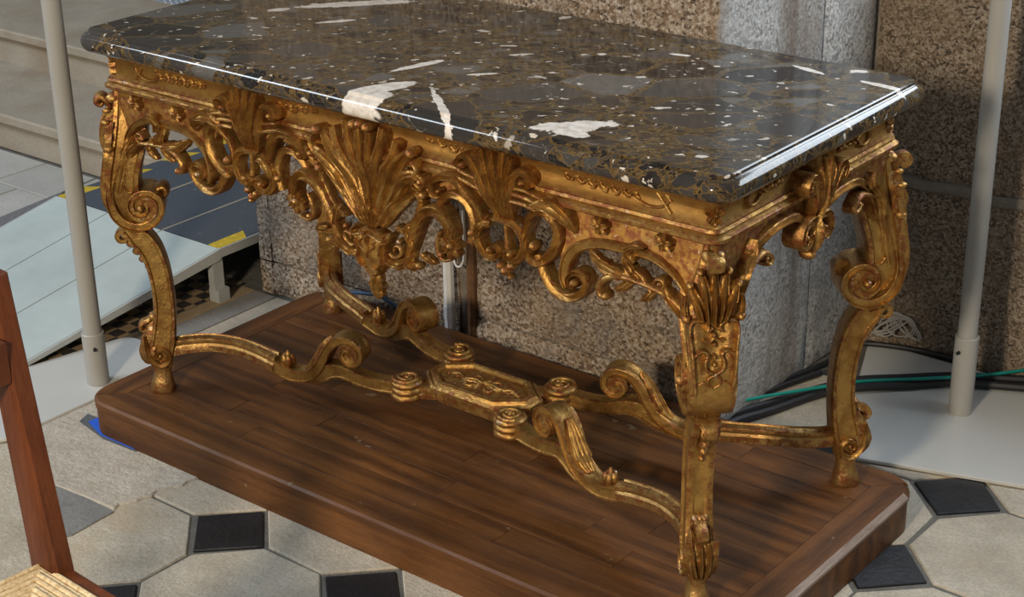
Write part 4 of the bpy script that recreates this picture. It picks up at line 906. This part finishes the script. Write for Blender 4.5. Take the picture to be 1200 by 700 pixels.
cable('black_cable', gp_([(832, 508), (862, 494), (905, 481), (960, 462)], .011)+gp_([(1000, 455), (1060, 452), (1120, 449)], .022)+gp_([(1215, 456)], .022), .0105, BLACKR, 'thick black cable over the right floor plate, lower of the pair')
cable('black_cable', gp_([(832, 500), (862, 485), (905, 472), (960, 456)], .011)+gp_([(1000, 446), (1060, 443), (1120, 441)], .022)+gp_([(1215, 446)], .022), .0105, BLACKR, 'thick black cable over the right floor plate, upper of the pair')
cable('black_cable', gp_([(880, 462), (920, 445), (962, 428), (990, 414)], .010)+gp_([(1005, 403), (1060, 408), (1120, 421), (1145, 428)], .0175), .007, BLACKR, 'slim black cable along the foot of the grey pier face and wall')
cable('black_cable', gp_([(872, 470), (905, 457), (935, 446), (962, 437)], .010), .008, BLACKR, 'black cable tight against the grey pier face below the green cable')
cable('green_cable', [tuple(onz((768, 462), .008)), tuple(onz((800, 471), .010))]+gp_([(852, 472), (900, 464), (967, 453), (1010, 447)], .032)+gp_([(1080, 444), (1150, 440), (1215, 432)], .040), .0042, GREENP, 'thin green cable lying over the black cables')
b3 = [ony(u, YP-.02) for u in ((412, 350), (428, 344), (445, 347), (466, 360), (482, 372))]; cable('blue_cable', [tuple(float(c) for c in (p[0], p[1], max(p[2], .096))) for p in b3], .005, BLUEC, 'dark blue cable curving along the base of the granite pier')
rw_ = random.Random(4)
mb = MB()
for k in range(5):
    c = onz((1035+10*k, 392), .02); P = []
    for i in range(14): a = i*.85+k; P.append((float(c[0])+(.045-.001*i)*math.cos(a)+.006*i*.3, float(min(YB-.03, c[1]+.02*math.sin(a*1.3))), .03+.035+.03*math.sin(a+k)+.004*k))
    tube(mb, P, .0022, 7)
tag(mb.build('wire_tangle', GREYW, None), 'tangle of thin grey wire in the corner beside the back leg', 'wire')
# felt and blue tape under the plinth corner
mb = MB(); prism(mb, polyclean([(93, 496), (103, 487), (140, 500), (165, 527), (160, 532), (122, 517)]), .0005, .0045); tag(mb.build('felt_strip', FELT, None, 0), 'grey felt pad peeking out under the plinth corner', 'pad')
mb = MB(); prism(mb, polyclean([(104, 497), (116, 492), (164, 527), (157, 529), (118, 512)]), .0046, .0066); tag(mb.build('blue_tape', BLUET, None, 0), 'strip of bright blue tape along the plinth corner', 'tape')

# ------------------------------------------------------------------ rush chair at the lower left
ch = empty('rush_chair', (.163, -1.252, 0), math.radians(-4)); tag(ch, 'reddish wooden chair with a woven rush seat in front of the plinth', 'chair')
def post(x, y, z1, lean, w0, w1, name):
    mb = MB(); v = []; f = []; Z = [0, .25, .45, .62, z1] if z1 > .6 else [0, .25, z1]
    for z in Z:
        t = max(0, (z-.45)/.5); hw = (w0+(w1-w0)*t)/2; hd = .019; cx = x-lean*t
        for a, b in ((-1, -.7), (-.7, -1), (.7, -1), (1, -.7), (1, .7), (.7, 1), (-.7, 1), (-1, .7)): v.append((cx+a*hw, y+b*hd, z))
    n = len(Z); grid_faces(f, n, 8); f += [tuple(range(8)), tuple((n-1)*8+j for j in range(7, -1, -1))]; return MB().add(v, f).build(name, CHERRY, ch, 30)
DW, DD = .43, .42
post(0, 0, .925, .060, .080, .044, 'back_post'); post(0, -DW, .925, .060, .080, .044, 'back_post'); post(DD, .01, .45, 0, .04, .04, 'leg'); post(DD, -DW-.01, .45, 0, .04, .04, 'leg')
for z in (.80,):
    mb = MB(); box(mb, -.030, -.012, -DW+.016, -.016, z-.035, z+.035, .004); mb.build('back_rail', CHERRY, ch, 30)
for (x0, x1, y0, y1) in ((.03, DD-.02, -.016, .016), (.03, DD-.02, -DW-.016, -DW+.016), (DD-.016, DD+.016, -DW+.01, -.01), (-.012, .02, -DW+.018, -.018)):
    mb = MB(); box(mb, x0, x1, y0, y1, .415, .448, .006); mb.build('seat_rail', CHERRY, ch, 30)
for z in (.16, .26):
    for y in (0, -DW):
        mb = MB(); tube(mb, [(.02, y, z), (.2, y, z), (DD-.02, y, z)], .010, 3); mb.build('stretcher', CHERRY, ch)
cx0, cy0 = DD/2-.005, -DW/2; k = 0
mb = MB(); box(mb, .0, DD-.02, -DW+.02, -.02, .425, .442); seat = mb.build('seat', RUSH, ch, 0)
for side in range(4):
    mbs = MB(); nst = 22
    for i in range(nst):
        t = (i+.5)/nst; hx, hy = (DD/2+.008)*t, (DW/2-.010)*t; r = .0048; zz = .447+.006*(1-t)*0+.002*math.sin(i*2.1)
        if side == 0: P = [(cx0+hx, cy0-hy, zz), (cx0+hx, cy0, zz+.002), (cx0+hx, cy0+hy, zz)]
        elif side == 1: P = [(cx0-hx, cy0-hy, zz), (cx0-hx, cy0, zz+.002), (cx0-hx, cy0+hy, zz)]
        elif side == 2: P = [(cx0-hx, cy0+hy, zz), (cx0, cy0+hy, zz+.002), (cx0+hx, cy0+hy, zz)]
        else: P = [(cx0-hx, cy0-hy, zz), (cx0, cy0-hy, zz+.002), (cx0+hx, cy0-hy, zz)]
        tube(mbs, P, r, 3)
    mbs.build('rush_strands', RUSH, seat)['kind'] = 'stuff'
